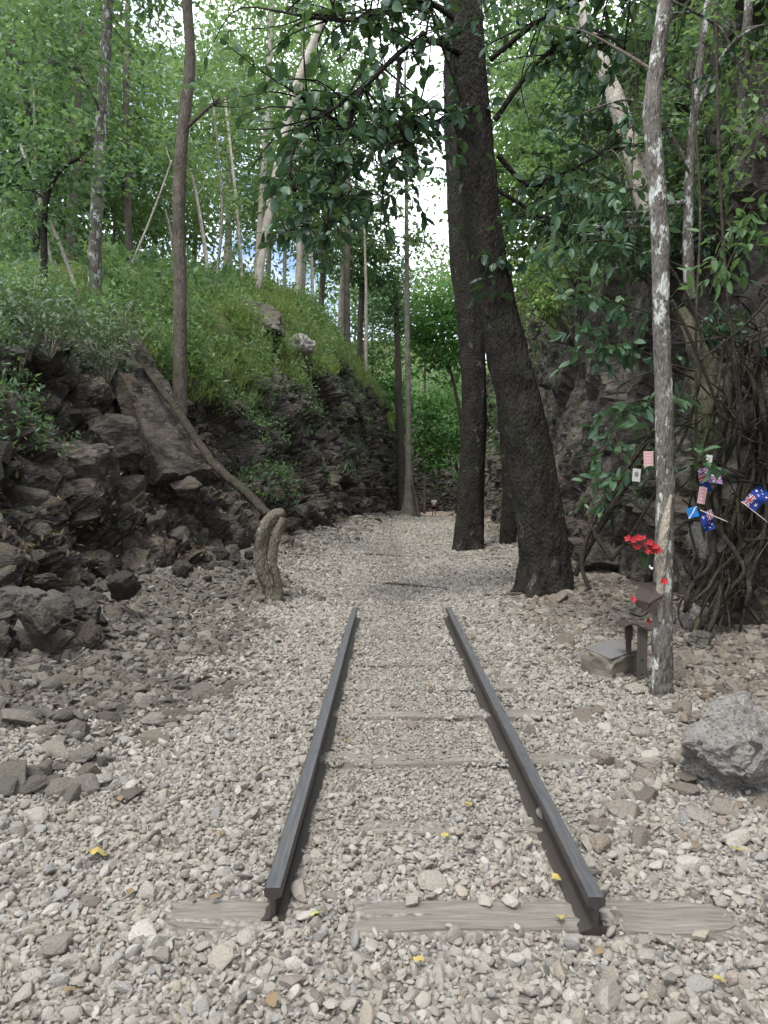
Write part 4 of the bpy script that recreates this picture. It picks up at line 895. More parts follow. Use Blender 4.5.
vl = lambda y: max(float(eL(y))-.3, -.60*y-.9); vr = lambda y: min(float(eR(y))+.3, .60*y+.9)
allp = [jgrid(1.5, 50, lambda y: .026 if y < 4.5 else .026+(y-4.5)*.0030, rs, vl, vr) for _ in range(2)]
allp.append(jgrid(1.5, 14, lambda y: .075, rs, vl, vr))
Gp = np.concatenate(allp); lay = np.concatenate([np.full(len(a), k) for k, a in enumerate(allp)])
x, y, sp = Gp.T; z = ground_h(x, y)
dl = eL(y)+np.interp(y, [2.5, 3.6, 4.6, 5.6, 7, 9.5, 12, 16], [-.2, .45, 1.0, 1.45, 1.45, 1.1, .5, .2])-x+.5*vnoise(np.stack([x, y, 0*x], 1), 1.3, 7)+.25*vnoise(np.stack([x, y, 0*x], 1), 5, 8)      # >0 in the left rubble
dr = x-(eR(y)-np.interp(y, [4, 7, 9.5, 12, 16], [2.1, 2.0, 1.3, .6, .2]))+.5*vnoise(np.stack([x, y, 0*x], 1), 1.3, 17)+.25*vnoise(np.stack([x, y, 0*x], 1), 5, 18)
u = rs.rand(len(x)); size = np.where(lay == 2, .031*np.exp(rs.normal(size=len(x))*.25), sp*.62*np.exp(rs.normal(size=len(x))*.3)); keep = np.ones(len(x), bool)
z = z+np.where(lay == 1, .012, np.where(lay == 2, .016, -.002))*np.clip(sp/.03, 1, 1.8)*rs.rand(len(x))
# compacted finer strip between the rails
core = np.exp(-((x-.17)/.42)**2)*np.clip((y-2.9)/1.2, 0, 1); size *= 1-.38*core; keep &= ~((lay == 2) & (rs.rand(len(x)) < .35+.6*core))
for (R_a, R_b) in ((R0, R1), (Q0, Q1)):
    rx = R_a[0]+(R_b[0]-R_a[0])*(y-R_a[1])/(R_b[1]-R_a[1]); on = (y > R_a[1]-.02) & (y < R_b[1]+.05)
    keep &= ~(on & (np.abs(x-rx) < .036+size*.6)); big_ = on & (np.abs(x-rx) < .075); keep &= ~(big_ & (lay == 2)); z = np.where(big_, z-.012, z)
for Y, x0, x1, wd, dz in SLP:
    on = (x > x0-.02) & (x < x1+.02) & (np.abs(y-Y+.02*vnoise(np.stack([x, 0*x, 0*x], 1), 5, int(Y*9))) < wd/2)
    mid = 1 if Y < 3 else None
    cover = vnoise(np.stack([x, y, 0*x], 1), 3.2, int(Y*7))*.5+.5
    pr = {2.66: .05}.get(Y, .30) + np.where(cover > .55, .45, 0)*(1 if Y > 3 else .25)
    if Y < 3: pr = np.where((x > -.42) & (x < -.12), .9, np.where((x > .7) & (x < .86), .6, .015))
    if Y in (5.68, 6.45, 7.4): pr = np.where((x < .8) | (x > 1.02), .985, .25)
    if 3.3 < Y < 3.4: pr = np.where((x > -.1) & (x < .3), .3, .93)
    if 4.1 < Y < 4.2: pr = np.where((x > .45) & (x < .82) | (x < -.26) | (x > 1.1), .97, .22)
    if Y == 5.0: pr = np.where((x > -.12) & (x < .42) | (x > .8) & (x < 1.02), .35, .97)
    keep &= ~(on & (rs.rand(len(x)) > pr)); z = np.where(on, np.maximum(z, dz-.004)+.008*rs.rand(len(x)), z)
rub = dl > rs.uniform(-.45, .45, len(x)); bei = (dr > rs.uniform(-.5, .5, len(x))) & ~rub
k = keep & ~rub & ~bei
scatter('gravel', 'pale grey crushed stone gravel covering the track bed and path', 'gravel', np.stack([x, y, z], 1)[k], size[k], M_gravel, SG, 1)
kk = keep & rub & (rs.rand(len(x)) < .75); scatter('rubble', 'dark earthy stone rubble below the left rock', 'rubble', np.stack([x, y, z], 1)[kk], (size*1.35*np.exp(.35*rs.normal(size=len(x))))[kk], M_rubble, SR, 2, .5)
kk = keep & bei & (rs.rand(len(x)) < .75); scatter('broken_stone', 'beige broken stone along the foot of the right rock wall', 'rubble', np.stack([x, y, z], 1)[kk], (size*1.3*np.exp(.35*rs.normal(size=len(x))))[kk], M_beige, SB, 3, .5)
print('gravel', len(x), 'leaves', LEAFC[0])

# boulders: named pieces of the rock pile on the left and blocks set in the wall
ROCKS = [
 (8, 603, 6.2, .36, (1, .8, .75), 'black angular boulder at the left picture edge, top of the rock pile', M_rock, 0),
 (48, 610, 6.3, .22, (1, .8, .8), 'brown grey angular block right of the black boulder', M_rock, 1),
 (34, 632, 5.9, .20, (1, .8, .7), 'flat topped dark block in the middle of the rock pile', M_rock, 2),
 (0, 640, 5.6, .24, (.8, .8, .9), 'grey green wedge boulder cut by the left picture edge', M_rock, 3),
 (26, 664, 5.6, .20, (1, .8, .7), 'low dark block at the foot of the rock pile', M_rock, 4),
 (44, 585, 6.8, .20, (1.3, .8, .5), 'long mossy block leaning above the rock pile', M_cliff, 5),
 (140, 575, 9.6, .42, (1, .8, .8), 'pale faced boulder set in the foot of the left rock wall', M_cliff, 6),
 (185, 490, 11.6, .34, (1.1, .8, .7), 'rounded boulder with a lit top in the left rock wall', M_cliff, 7),
 (185, 596, 10.2, .22, (1.6, .8, .5), 'flat dark rock beside the twisted stump', M_cliff, 8),
 (215, 560, 11.2, .3, (.8, .8, 1.2), 'upright pointed slab behind the flat rock', M_cliff, 9),
 (232, 556, 11., .24, (.7, .6, 1.2), 'small pale upright slab left of the twisted stump', M_cliff, 10),
 (255, 312, 21.5, .85, (1.6, 1, .7), 'grey rock outcrop on the crest of the grassy bank', M_cliff, 11),
 (296, 345, 24, .7, (1.2, 1, .8), 'pale broken outcrop lower on the grassy bank', M_boulder, 12),
 (80, 480, 9.6, .75, (1.3, .9, .9), 'huge dark block bulging from the left rock face', M_cliff, 13),
 (20, 440, 9.2, .6, (1.3, .8, .8), 'broad slanting block at the left edge of the rock face', M_cliff, 14),
 (120, 440, 10.8, .5, (1, .8, 1.1), 'dark angular block under the shrub hanging over the slab', M_cliff, 15),
 (24, 520, 8.1, .42, (1.4, .8, .6), 'tilted bedding block above the rock pile', M_cliff, 16),
 (748, 628, 7.7, .5, (1.1, .8, 1.0), 'smooth dark boulder under the hanging roots at the right edge', M_cliff, 17),
 (540+55, 560, 11.2, .45, (1, .8, .7), 'low dark rock behind the base of the big leaning tree', M_cliff, 18),
 (692, 614, 7.4, .2, (1.2, .8, .8), 'pale rock behind the lichen tree at the foot of the roots', M_boulder, 19),
 (705, 545, 7.6, .26, (1, .8, .9), 'pale round rock held among the hanging roots', M_boulder, 20),
 (700, 640, 7.0, .18, (1.3, .8, .6), 'small dark rock left of the smooth right boulder', M_rock, 21)]
for px, py, Y, sz, sh, lab, mt, sd_ in ROCKS:
    me = rock_mesh('boulder', 4, 500+sd_, mt, sh, 16, (.5, .88), .06, False); c = at(px, py, Y)
    if sd_ in (11, 12): c[2] = hillz(c[0], Y)-.15
    r_ = np.random.RandomState(sd_); tag(link('boulder', me, None, c, (r_.uniform(-.4, .4), r_.uniform(-.4, .4), r_.uniform(0, 6)), sz), lab, 'rock')
c = gp(745, 792); me = rock_mesh('boulder', 5, 555, M_boulder, (1.0, .8, .85), 12, (.6, .9), .09, False)
tag(link('boulder', me, None, (c[0]+.03, c[1]+.12, .17), (.2, -.25, .5), .34), 'large pale veined boulder at the right edge beside the gravel', 'rock')
# blocks that stand proud of the rock walls: pieces of the walls themselves
WB = [rock_mesh('rock', 3, 700+k, M_wallrock, (1, .62+.1*(k % 4), .5+.13*(k % 3)), 13, (.38, .74), .05) for k in range(10)]
rs = np.random.RandomState(66)
for Gd, Nd, yy, tt, O_, nn, yr, tr, s0 in ((GL, NL, YL, TL, O_L, 210, (4.6, 17), (.04, .5), .023), (GL, NL, YL, TL, O_L, 55, (15, 30), (.05, .5), .013), (GRt, NR, YR, TR, O_R, 90, (6.5, 20), (.05, .34), .012)):
    P, Nn = sample(Gd, Nd, yy, tt, nn, yr, tr, rs, lambda y: 1/np.maximum(y, 6)**1.2)
    for p, n_ in zip(P, Nn):
        sz = min(p[1]*s0*math.exp(rs.normal()*.5), .36)*(.7 if p[1] > 12.5 else 1)
        if abs(p[0]+3.6) < .9 and 10.8 < p[1] < 13.2 and p[2] > 1.5: sz *= .35
        link('rock', WB[rs.randint(10)], O_, p-n_*sz*.25, (.5+rs.normal()*.35, -.4+rs.normal()*.35, rs.uniform(0, 6.28)), sz)
PB = [rock_mesh('boulder', 4, 800+k, M_wallrock, (1, .75, .62+.08*(k % 3)), 14, (.45, .8), .03) for k in range(6)]
rs = np.random.RandomState(91)
for k in range(34):
    y = rs.uniform(4.9, 11.5) if k > 12 else rs.uniform(5, 7.2); x = float(eL(y))+rs.uniform(-.25, .45); sz = rs.uniform(.09, .24)*(1.2 if y < 7.5 else .9)
    o = link('fallen_block', PB[k % 6], None, (x, y, float(ground_h(x, y))+sz*(.3+.9*(rs.rand() < .25))), (rs.normal()*.5, rs.normal()*.5, rs.uniform(0, 6.3)), sz)
    z_ = 'at the left picture edge' if x/y < -.44 else 'below the dark slab' if x/y < -.3 else 'near the twisted stump'
    tag(o, ('big ' if sz > .19 else 'medium ' if sz > .14 else 'small ')+'dark angular block fallen at the wall foot '+z_, 'rock', 'dark blocks fallen '+z_)
# the smooth slab leaning on the left rock
mb = MB(); a = at(108, 345, 12.2); b_ = at(142, 345, 12.8); c_ = at(212, 470, 11.9); d_ = at(160, 478, 11.3); e_ = np.array([-.25, .3, -.25])
Nn = np.cross(b_-a, d_-a); Nn /= np.linalg.norm(Nn); n_ = 26; V = []
for i in range(n_+1):
    for j in range(n_+1):
        u_, v_ = i/n_, j/n_; V.append(a*(1-u_)*(1-v_)+b_*u_*(1-v_)+c_*u_*v_+d_*(1-u_)*v_)
V = np.array(V); sg = 1 if Nn[1] < 0 else -1; h_, _e = facet(V, .45, 77); V += (sg*Nn)*(.05+.05*fbm(V, 2.4, 4, 6)+.07*h_)[:, None]; back = V-(sg*Nn)*.35
m_ = n_+1; i = (np.arange(n_)[:, None]*m_+np.arange(n_)[None]).ravel(); Q = np.stack([i, i+1, i+m_+1, i+m_], 1)
rim = [k for k in range(m_)]+[k*m_+n_ for k in range(1, m_)]+[n_*m_+k for k in range(n_-1, -1, -1)]+[k*m_ for k in range(n_-1, 0, -1)]
Qs = [(rim[k], rim[(k+1) % len(rim)], rim[(k+1) % len(rim)]+m_*m_, rim[k]+m_*m_) for k in range(len(rim))]
mb.add(np.concatenate([V, back]), np.concatenate([Q, np.array(Qs)])); tag(link('rock_slab', mb.mesh('rock_slab', M_cliff, False)), 'smooth dark slab leaning down beside the fallen trunk', 'rock')

# fallen trunk and twisted stump on the left
mb = MB(); pts = q3((132, 350, 12.6), (150, 375, 12.2), (180, 415, 11.6), (212, 462, 10.9), (245, 492, 10.3), (268, 515, 9.95))
mb.tube(pts-pts[0], [.035, .048, .058, .066, .066, .06], 14, 90, .2, 3, 2); o = link('fallen_log', mb.mesh('fallen_log', M_bark_root), None, pts[0]); tag(o, 'fallen dark trunk slanting down the left rock to the stump', 'log')
sb = gp(272, 600); Ys = sb[1]; st = empty('twisted_stump', sb, 'pale twisted stump with a split stem at the left edge of the path', 'stump')
mb = MB(); P = [sb+[0, 0, -.1]]+pp(Ys, (270, 590), (261, 560), (264, 532), (274, 517), (285, 513)); mb.tube(np.array(P)-sb, [.105, .09, .085, .095, .085, .05], 40, 120, .14, 4, 3, None, True, .02); link('main_stem', mb.mesh('main_stem', M_wood_pale), st)
mb = MB(); P = [sb+[.08, -.05, -.1]]+pp(Ys-.08, (279, 588), (273, 560), (277, 537), (284, 518)); mb.tube(np.array(P)-sb, [.065, .05, .05, .06, .055], 28, 100, .16, 3, 9, None, True, .016); link('side_stem', mb.mesh('side_stem', M_wood_pale), st)

# surface roots crossing the path
for l, r_, lab in [([(335, 554), (372, 556), (420, 558), (470, 556), (520, 551)], .022, 'farthest thin root crossing the path below the dark tree'),
                   ([(350, 582), (390, 585), (430, 589), (470, 592), (520, 590), (560, 588)], .018, 'long root crossing the path just beyond the rails'),
                   ([(465, 556), (500, 560), (535, 563)], .035, 'thick short root joining the dark tree to the rock wall'),
                   ([(465, 598), (510, 597), (545, 592)], .03, 'root running left from the base of the big leaning tree')]:
    P = np.array([gp(a, b)+[0, 0, .02+.015*math.sin(a)] for a, b in l]); P[0][2] -= .08; P[-1][2] -= .04; mb = MB(); mb.tube(P-P[0], [r_*.4]+[r_]*(len(P)-2)+[r_*.6], 8, 50, .15, 0, 4)
    tag(link('surface_root', mb.mesh('surface_root', M_bark_mid), None, P[0]), lab, 'root')

# ---- strangler roots on the right cliff
fb = np.array([4.0, 7.4, 3.4]); fig = empty('strangler_fig', fb, 'strangler fig draping a tangle of roots down the rock wall at the right edge', 'tree')
mb = MB(); mb.tube(np.array(q3((712, 470, 8.0), (704, 430, 8.0), (706, 380, 8.1), (694, 340, 8.1), (680, 310, 8.2)))-fb, [.13, .12, .13, .08, .05], 20, 60, .26, 3, 2); link('trunk', mb.mesh('trunk', M_fig), fig)
rs = np.random.RandomState(41)
for k in range(40):
    f0 = rs.rand(); x0 = 700+f0*95+rs.normal()*8; y0 = rs.uniform(350, 500)-f0*70; x1 = x0-rs.uniform(10, 95)*(.5+f0*.5); y1 = rs.uniform(585, 650); Y0 = rs.uniform(7.6, 8.1); Y1 = rs.uniform(7.0, 7.5)
    if k % 5 == 0: x1 = x0+rs.uniform(0, 40)
    x1 = max(x1, 684+rs.uniform(0, 12)); n = 11; f = np.linspace(0, 1, n); wob = np.cumsum(rs.normal(size=n)*8); pw = rs.uniform(1, 2.6)
    pts = [at(x0+(x1-x0)*q**pw+wob[i]*math.sin(q*math.pi), y0+(y1-y0)*q, Y0+(Y1-Y0)*q+.09*rs.normal()) for i, q in enumerate(f)]
    r_ = abs(rs.normal())*.014+.006; mb = MB(); mb.tube(np.array(pts)-fb, np.linspace(r_, r_*.7, n), 7, 44, .2, 0, k); link('root', mb.mesh('root', M_bark_root if k % 7 else M_fig), fig)
for k in range(60):
    x0 = rs.uniform(670, 790); y0 = rs.uniform(280, 600); n = 6; an = rs.uniform(-1, 1)*1.2+(math.pi if rs.rand() < .5 else 0); l = rs.uniform(40, 110)
    pts = [at(x0+math.cos(an)*l*q+rs.normal()*4, y0+abs(math.sin(an))*l*q*.7+rs.normal()*4, 7.4+rs.normal()*.1) for q in np.linspace(0, 1, n)]
    mb = MB(); mb.tube(np.array(pts)-fb, [.009]*n, 5, 20, .1, 0, k); link('rootlet', mb.mesh('rootlet', M_bark_root), fig)
# vines behind the big tree and hanging threads
for k, (l, r_) in enumerate([([(612, 560, 9), (590, 520, 9.2), (612, 490, 9.2), (640, 450, 9), (655, 430, 8.6)], .03), ([(575, 575, 10), (598, 530, 9.8), (630, 480, 9.6), (655, 440, 9.2)], .04), ([(590, 590, 9.6), (582, 560, 9.7), (600, 510, 9.7), (640, 470, 9.3)], .028),
                             ([(697, 480, 7.4), (696, 330, 7.5), (700, 200, 8), (690, 60, 8.4)], .014), ([(745, 430, 7.2), (728, 300, 7.3), (720, 180, 7.4), (716, 20, 7.6)], .016), ([(636, 265, 8), (632, 180, 8), (636, 90, 8), (634, 0, 8)], .006), ([(672, 300, 7), (700, 360, 7.1), (722, 420, 7.2)], .016), ([(768, 300, 7), (740, 330, 7), (700, 360, 7)], .012), ([(616, 505, 8.2), (628, 500, 8.1), (655, 520, 7.8)], .012)]):
    P = np.array(q3(*l)); mb = MB(); mb.tube(P-P[0], [r_]*len(P), 8, 50, .14, 0, k)
    tag(link('vine', mb.mesh('vine', M_bark_root), None, P[0]), ['brown vine curling at the foot of the wall behind the big leaning tree', 'thickest vine slanting up from the base of the big leaning tree', 'twisted vine beside the big leaning tree base', 'long thin vine hanging just right of the lichen tree', 'long vine hanging at the right edge of the cliff', 'hair thin vine left of the lichen tree', 'bent vine crossing the fig trunk', 'thin vine crossing from the right edge to the fig', 'short pale twig reaching the lichen tree'][k], 'vine')
# hanging threads of the far tree and dead sticks on the left bank, twigs
# ---------------------------------------------------------------- memorial things at the foot of the lichen tree
def flat_poly_mesh(name, V, Fs, mat): me = bpy.data.meshes.new(name); me.from_pydata([tuple(map(float, v)) for v in V], [], Fs); me.materials.append(mat); me.update(); return me
pb = gp(642, 682); post = empty('steel_post', pb, 'short rusty steel post with two bolt holes and a flat top plate', 'post')
import bmesh
def plate(name, w_, h_, t_, holes, mat, parent, loc, rot=(0, 0, 0)):
    """vertical plate in XZ with real bolt holes"""
    bm = bmesh.new(); outer = [(-w_/2, 0), (w_/2, 0), (w_/2, h_), (-w_/2, h_)]; ov = [bm.verts.new((x, 0, z)) for x, z in outer]; ed = [bm.edges.new((ov[i], ov[(i+1) % 4])) for i in range(4)]
    for hx, hz, hr in holes:
        hv = [bm.verts.new((hx+hr*math.cos(a), 0, hz+hr*math.sin(a))) for a in np.linspace(0, 2*math.pi, 12, endpoint=False)]; ed += [bm.edges.new((hv[i], hv[(i+1) % 12])) for i in range(12)]
    bmesh.ops.triangle_fill(bm, edges=ed, use_beauty=True); me = bpy.data.meshes.new(name)
    r = bmesh.ops.extrude_face_region(bm, geom=bm.faces[:]); bmesh.ops.translate(bm, verts=[v for v in r['geom'] if isinstance(v, bmesh.types.BMVert)], vec=(0, t_, 0)); bmesh.ops.recalc_face_normals(bm, faces=bm.faces[:])
    bm.to_mesh(me); bm.free(); me.materials.append(mat); return link(name, me, parent, loc, rot)
plate('flange', .082, .46, .010, [(.0, .075, .013), (.0, .19, .013)], M_post, post, (0, 0, -.02), (0, 0, .12))
mb = MB(); mb.box((.012, .045, .21), (.012, .07, .46)); link('web', mb.mesh('web', M_post, False), post)
mb = MB(); mb.box((-.085, .08, .38), (.05, .05, .11)); mb.box((-.085, .08, .28), (.035, .04, .12)); link('bracket', mb.mesh('bracket', M_rust, False), post)
V = []; n_ = 9
for t_ in (0, -.008):
    for i in range(n_+1):
        for j in range(5): x_ = -.15+.29*i/n_; y_ = -.03+.2*j/4; V.append((x_-.02*j/4, y_, .445+.028*math.sin(i*.75)*(1-j/5)+(.02*abs(i/n_-.4))+t_))
q_ = lambda i, j, l: l*(n_+1)*5+i*5+j
Fs = [(q_(i, j, 0), q_(i+1, j, 0), q_(i+1, j+1, 0), q_(i, j+1, 0)) for i in range(n_) for j in range(4)]+[(q_(i, j, 1), q_(i, j+1, 1), q_(i+1, j+1, 1), q_(i+1, j, 1)) for i in range(n_) for j in range(4)]
Fs += [(q_(i, 0, 1), q_(i+1, 0, 1), q_(i+1, 0, 0), q_(i, 0, 0)) for i in range(n_)]+[(q_(0, j, 0), q_(0, j+1, 0), q_(0, j+1, 1), q_(0, j, 1)) for j in range(4)]
link('top_plate', flat_poly_mesh('top_plate', V, Fs, M_rust), post)
# bent plates on the lichen tree
s_b = .72; c = at(650, 594, Yt-.09); bp = empty('bent_steel_plate', c, 'bent rusty steel plate fixed to the lichen tree above the short post', 'plate')
def slabp(P, t_, parent, name, mat):
    P = np.array(P, float)*[.78, .78, .78]; n = np.cross(P[1]-P[0], P[2]-P[0]); n /= np.linalg.norm(n); k = len(P); V = np.concatenate([P, P-n*t_]); Fs = [tuple(range(k)), tuple(range(2*k-1, k-1, -1))]+[(i, i+k, (i+1) % k+k, (i+1) % k) for i in range(k)]
    return link(name, flat_poly_mesh(name, V, Fs, mat), parent)
u1 = s
slabp([(-20*u1, -.02, -6*u1), (-4*u1, -.05, -10*u1), (18*u1, -.02, 0), (14*u1, .09, 14*u1), (-8*u1, .10, 12*u1)], .006, bp, 'upper_face', M_rust)
slabp([(-20*u1, -.022, -7*u1), (-18*u1, -.012, -16*u1), (-8*u1, -.035, -19*u1), (-4*u1, -.052, -11*u1)], .006, bp, 'side_face', M_rust)
slabp([(-4*u1, -.054, -11*u1), (-7*u1, -.045, -20*u1), (4*u1, -.055, -28*u1), (5*u1, -.05, -18*u1), (9*u1, -.045, -8*u1), (18*u1, -.024, -1*u1)], .006, bp, 'front_face', M_rust)
def poppy(parent, loc, size, rs_, mat=M_red, top=None):
    mb = MB(); k = 5
    for a in range(k):
        an = a*2*math.pi/k+rs_.uniform(-.2, .2); d = np.array([math.cos(an), math.sin(an), .35]); tdir = np.array([-math.sin(an), math.cos(an), 0])
        V = [(0, 0, 0), d*.5+tdir*.42, d*1.0+tdir*.34+[0, 0, .15], d*1.08+[0, 0, .25], d*1.0-tdir*.34+[0, 0, .12], d*.5-tdir*.42]; mb.add(np.array(V)*size, None, [(0, 1, 2), (0, 2, 3), (0, 3, 4), (0, 4, 5)])
    mb.tube([(0, 0, 0), (0, 0, .12*size), (0, 0, .2*size)], [.16*size, .18*size, .05*size], 8, 4); me = mb.mesh('poppy', mat, False)
    if top: return tag(link('poppy', me, None, loc, (rs_.uniform(.6, 1.3), rs_.uniform(-.5, .5), rs_.uniform(-.5, .5))), *top)
    return link('flower', me, parent, loc, (rs_.uniform(.6, 1.5), rs_.uniform(-.5, .5), rs_.uniform(-.7, .7)))
rs = np.random.RandomState(3); c = at(646, 572, Yt-.1); bq = empty('poppy_bouquet', c, 'bunch of bright red cloth poppies tied in front of the lichen tree', 'flowers')
for px, py in [(634, 541), (639, 538), (643, 545), (649, 543), (655, 547), (647, 551), (653, 552), (638, 548), (633, 546), (658, 551), (651, 547), (643, 539), (629, 539)]:
    q = at(px+rs.uniform(-1, 1), py, Yt-.13+rs.uniform(-.03, .03))-c; poppy(bq, q, .025, rs); mb = MB(); mb.tube([(0, 0, 0), q*.5+[.0, 0, .01], q], [.0025]*3, 5, 8); link('stalk', mb.mesh('stalk', M_green), bq)
poppy(bq, at(650, 568, Yt-.14)-c, .018, rs, M_white)
for px, py, dY, lab in [(632, 600, -.1, 'faded red poppy on the left corner of the bent steel plate'), (664, 582, -.17, 'red poppy on the right corner of the bent steel plate'), (648, 622, .12, 'red poppy on the top plate of the short steel post')]:
    poppy(None, at(px, py, Yt+dY-.02), .027, rs, M_red, (lab, 'flower'))
# cut stone block
sb_ = gp(615, 676); mb = MB(); blk = empty('stone_block', (sb_[0], sb_[1]+.1, sb_[2]), 'squared mossy stone block leaning at the foot of the steel post', 'stone block', None, .55)
me = rock_mesh('block', 3, 611, M_cutstone, (1, 1, 1), 0, (.9, 1), 0); V = np.array([v.co[:] for v in me.vertices]); V = np.clip(V*1.5, -1, 1)*[.19, .16, .12]; V *= (1+.09*vnoise(V*9, 1, 3)+.05*vnoise(V*24, 1, 4))[:, None]; me.vertices.foreach_set('co', V.astype(np.float32).ravel()); me.update(); link('block', me, blk, (0, 0, .08), (.12, -.1, 0))
mb = MB(); mb.box((0, 0, 0), (.35, .29, .012)); link('top_slab', mb.mesh('top_slab', M_slab, False), blk, (-.012, -.012, .205), (.12, -.1, 0))

# printed things: flags and cards
W_, BL, RD = (.55, .55, .56), (.015, .035, .19), (.42, .03, .05)
def star(u, v, cx, cy, r, asp=2.):
    dx, dy = (u-cx)*asp, v-cy; d = math.hypot(dx, dy); a = math.atan2(dx, dy); return d < r*(.62+.38*math.cos(7*a))
def jack(u, v):
    if abs(u-.5) < .06 or abs(v-.5) < .1: return RD
    if abs(u-.5) < .11 or abs(v-.5) < .17: return W_
    d = min(abs(u-v), abs(u-(1-v)))
    if d < .035: return RD
    if d < .10: return W_
    return BL
def flag_au(u, v):
    if u < .5 and v > .5: return jack(u*2, (v-.5)*2)
    for cx, cy, r in ((.25, .24, .16), (.75, .16, .09), (.63, .55, .09), (.87, .62, .09), (.75, .84, .09), (.80, .46, .05)):
        if star(u, v, cx, cy, r): return W_
    return BL
def saltire(u, v): return (.72, .76, .82) if abs(u-v) < .07 else (.03, .20, .55)
def card(u, v):
    if u < .08 or u > .92 or v < .06 or v > .94: return (.6, .58, .56)
    return (.20, .19, .19) if math.hypot(u-.5, (v-.55)*1.3) < .28 else (.5, .48, .46)
def pinkcard(u, v): return (.55, .30, .30) if .1 < u < .9 and .08 < v < .92 and (int(v*9) % 2 or abs(u-.5) > .3) else (.62, .42, .42)
def whitecard(u, v): return (.62, .62, .60) if not (.25 < u < .75 and .3 < v < .6) else (.45, .42, .42)
def purple(u, v): return [(.20, .08, .25), (.55, .3, .42), BL, W_][int((math.sin(u*23)+math.sin(v*17+u*9)+2)*.99) % 4]
def cloth(name, fn, w_, h_, wav, nu=36, nv=20):
    V = []; Fs = []; cols = []; th = .0012
    for s_ in (0, 1):
        for i in range(nu+1):
            for j in range(nv+1): u, v = i/nu, j/nv; V.append((u*w_, wav*math.sin(u*7+v*3)*(.3+u)+s_*th, v*h_-wav*.6*u*u*3))
    k = (nu+1)*(nv+1)
    for s_ in (0, 1):
        for i in range(nu):
            for j in range(nv):
                a = s_*k+i*(nv+1)+j; f = (a, a+nv+1, a+nv+2, a+1); Fs.append(f if s_ == 0 else f[::-1]); cols += [fn((i+.5)/nu, (j+.5)/nv)]*4
    rim = [i*(nv+1) for i in range(nu+1)]+[nu*(nv+1)+j for j in range(1, nv+1)]+[i*(nv+1)+nv for i in range(nu-1, -1, -1)]+[j for j in range(nv-1, 0, -1)]
    for q in range(len(rim)): Fs.append((rim[q], rim[q]+k, rim[(q+1) % len(rim)]+k, rim[(q+1) % len(rim)])); cols += [fn(.01, .01)]*4
    me = flat_poly_mesh(name, V, Fs, M_print); at_ = me.color_attributes.new('print', 'FLOAT_COLOR', 'CORNER'); at_.data.foreach_set('color', np.array([(*c, 1) for c in cols], np.float32).ravel()); return me
def flag(label, px, py, Y, w_, h_, fn, rot, wav=.014, pole=True):
    c = at(px, py, Y); r = empty('hand_flag', c, label, 'flag'); r.rotation_euler = rot
    link('cloth', cloth('cloth', fn, w_, h_, wav), r)
    if pole: mb = MB(); mb.tube([(0, 0, h_*1.04), (-.002, .002, -h_*.2), (-.004, .003, -h_*1.0)], [.003]*3, 6, 6); link('stick', mb.mesh('stick', M_white), r)
R = math.radians
flag('small Australian flag hanging crooked from a white stick among the fig roots', 699, 514, 7.0, .19, .13, flag_au, (R(6), R(68), R(10)), pole=False)
mb = MB(); a = at(700, 510, 6.96); b_ = at(728, 522, 6.9); mb.tube([a-a, (b_-a)*.5, b_-a], [.0035]*3, 6, 5); tag(link('flag_stick', mb.mesh('flag_stick', M_white), None, a), 'white stick of the crooked hanging flag', 'stick')
flag('blue white and red hand flag tilted up at the right picture edge', 755, 512, 6.9, .22, .15, flag_au, (R(0), R(-52), R(-8)))
flag('crumpled dark purple and red flag bundle under the white card', 703, 494, 7.1, .17, .21, flag_au, (R(0), R(-25), R(35)), .03, False)
flag('pale mauve pennant hung behind the crumpled flag bundle', 700, 484, 7.15, .20, .15, purple, (R(0), R(-10), R(-20)), .02, False)
flag('light blue cloth square with a pale diagonal, left of the crooked flag', 689, 519, 7.0, .11, .10, saltire, (R(0), R(-20), R(5)), .006, False)
def cardo(name, label, px, py, Y, w_, h_, fn, rot): c = at(px, py, Y); tag(link(name, cloth(name, fn, w_, h_, .002, 14, 18), None, c, rot), label, 'card')
cardo('photo_card', 'small black and white portrait card hung left of the lichen tree', 632, 481, 7.0, .075, .12, card, (0, R(4), 0))
cardo('pink_card', 'pink tag hanging close to the left side of the lichen tree', 644, 466, 6.6, .085, .13, pinkcard, (0, R(-3), 0))
cardo('white_card', 'tiny white card pinned at the top of the flag cluster', 706, 462, 7.1, .06, .07, whitecard, (0, R(2), 0))
cardo('mauve_card', 'pale pink tag below and left of the flag bundle', 697, 503, 7.05, .075, .16, pinkcard, (0, R(8), 0))

# ---------------------------------------------------------------- fallen leaves
def dead_leaf(px, py, size, mat, label, rs_, group=None):
    p = gp(px, py); mb = MB(); n = 9; V = []; 
    for i in range(n):
        f = i/(n-1); wv = math.sin(f*math.pi)**.7*.33*(1+.12*math.sin(i*2.3)); V += [(f-.5, -wv, .10*math.sin(f*3)+.05*rs_.normal()), (f-.5, 0, .0+.05*math.sin(f*4)), (f-.5, wv, .10*math.cos(f*3)+.04*rs_.normal())]
    Q = [(i*3+j, i*3+j+3, i*3+j+4, i*3+j+1) for i in range(n-1) for j in (0, 1)]; mb.add(np.array(V), Q); mb.tube([(-.5, 0, 0), (-.62, .03, .03), (-.74, .02, .02)], [.02, .015, .012], 5, 4)
    o = link('fallen_leaf', mb.mesh('fallen_leaf', mat), None, (p[0], p[1], p[2]+.035), (rs_.uniform(-.3, .3), rs_.uniform(-.3, .3), rs_.uniform(0, 6.3)), size); tag(o, label, 'leaf', group)
rs = np.random.RandomState(8)
dead_leaf(100, 861, .085, M_yellow, 'largest yellow leaf lying on the gravel at the lower left', rs)
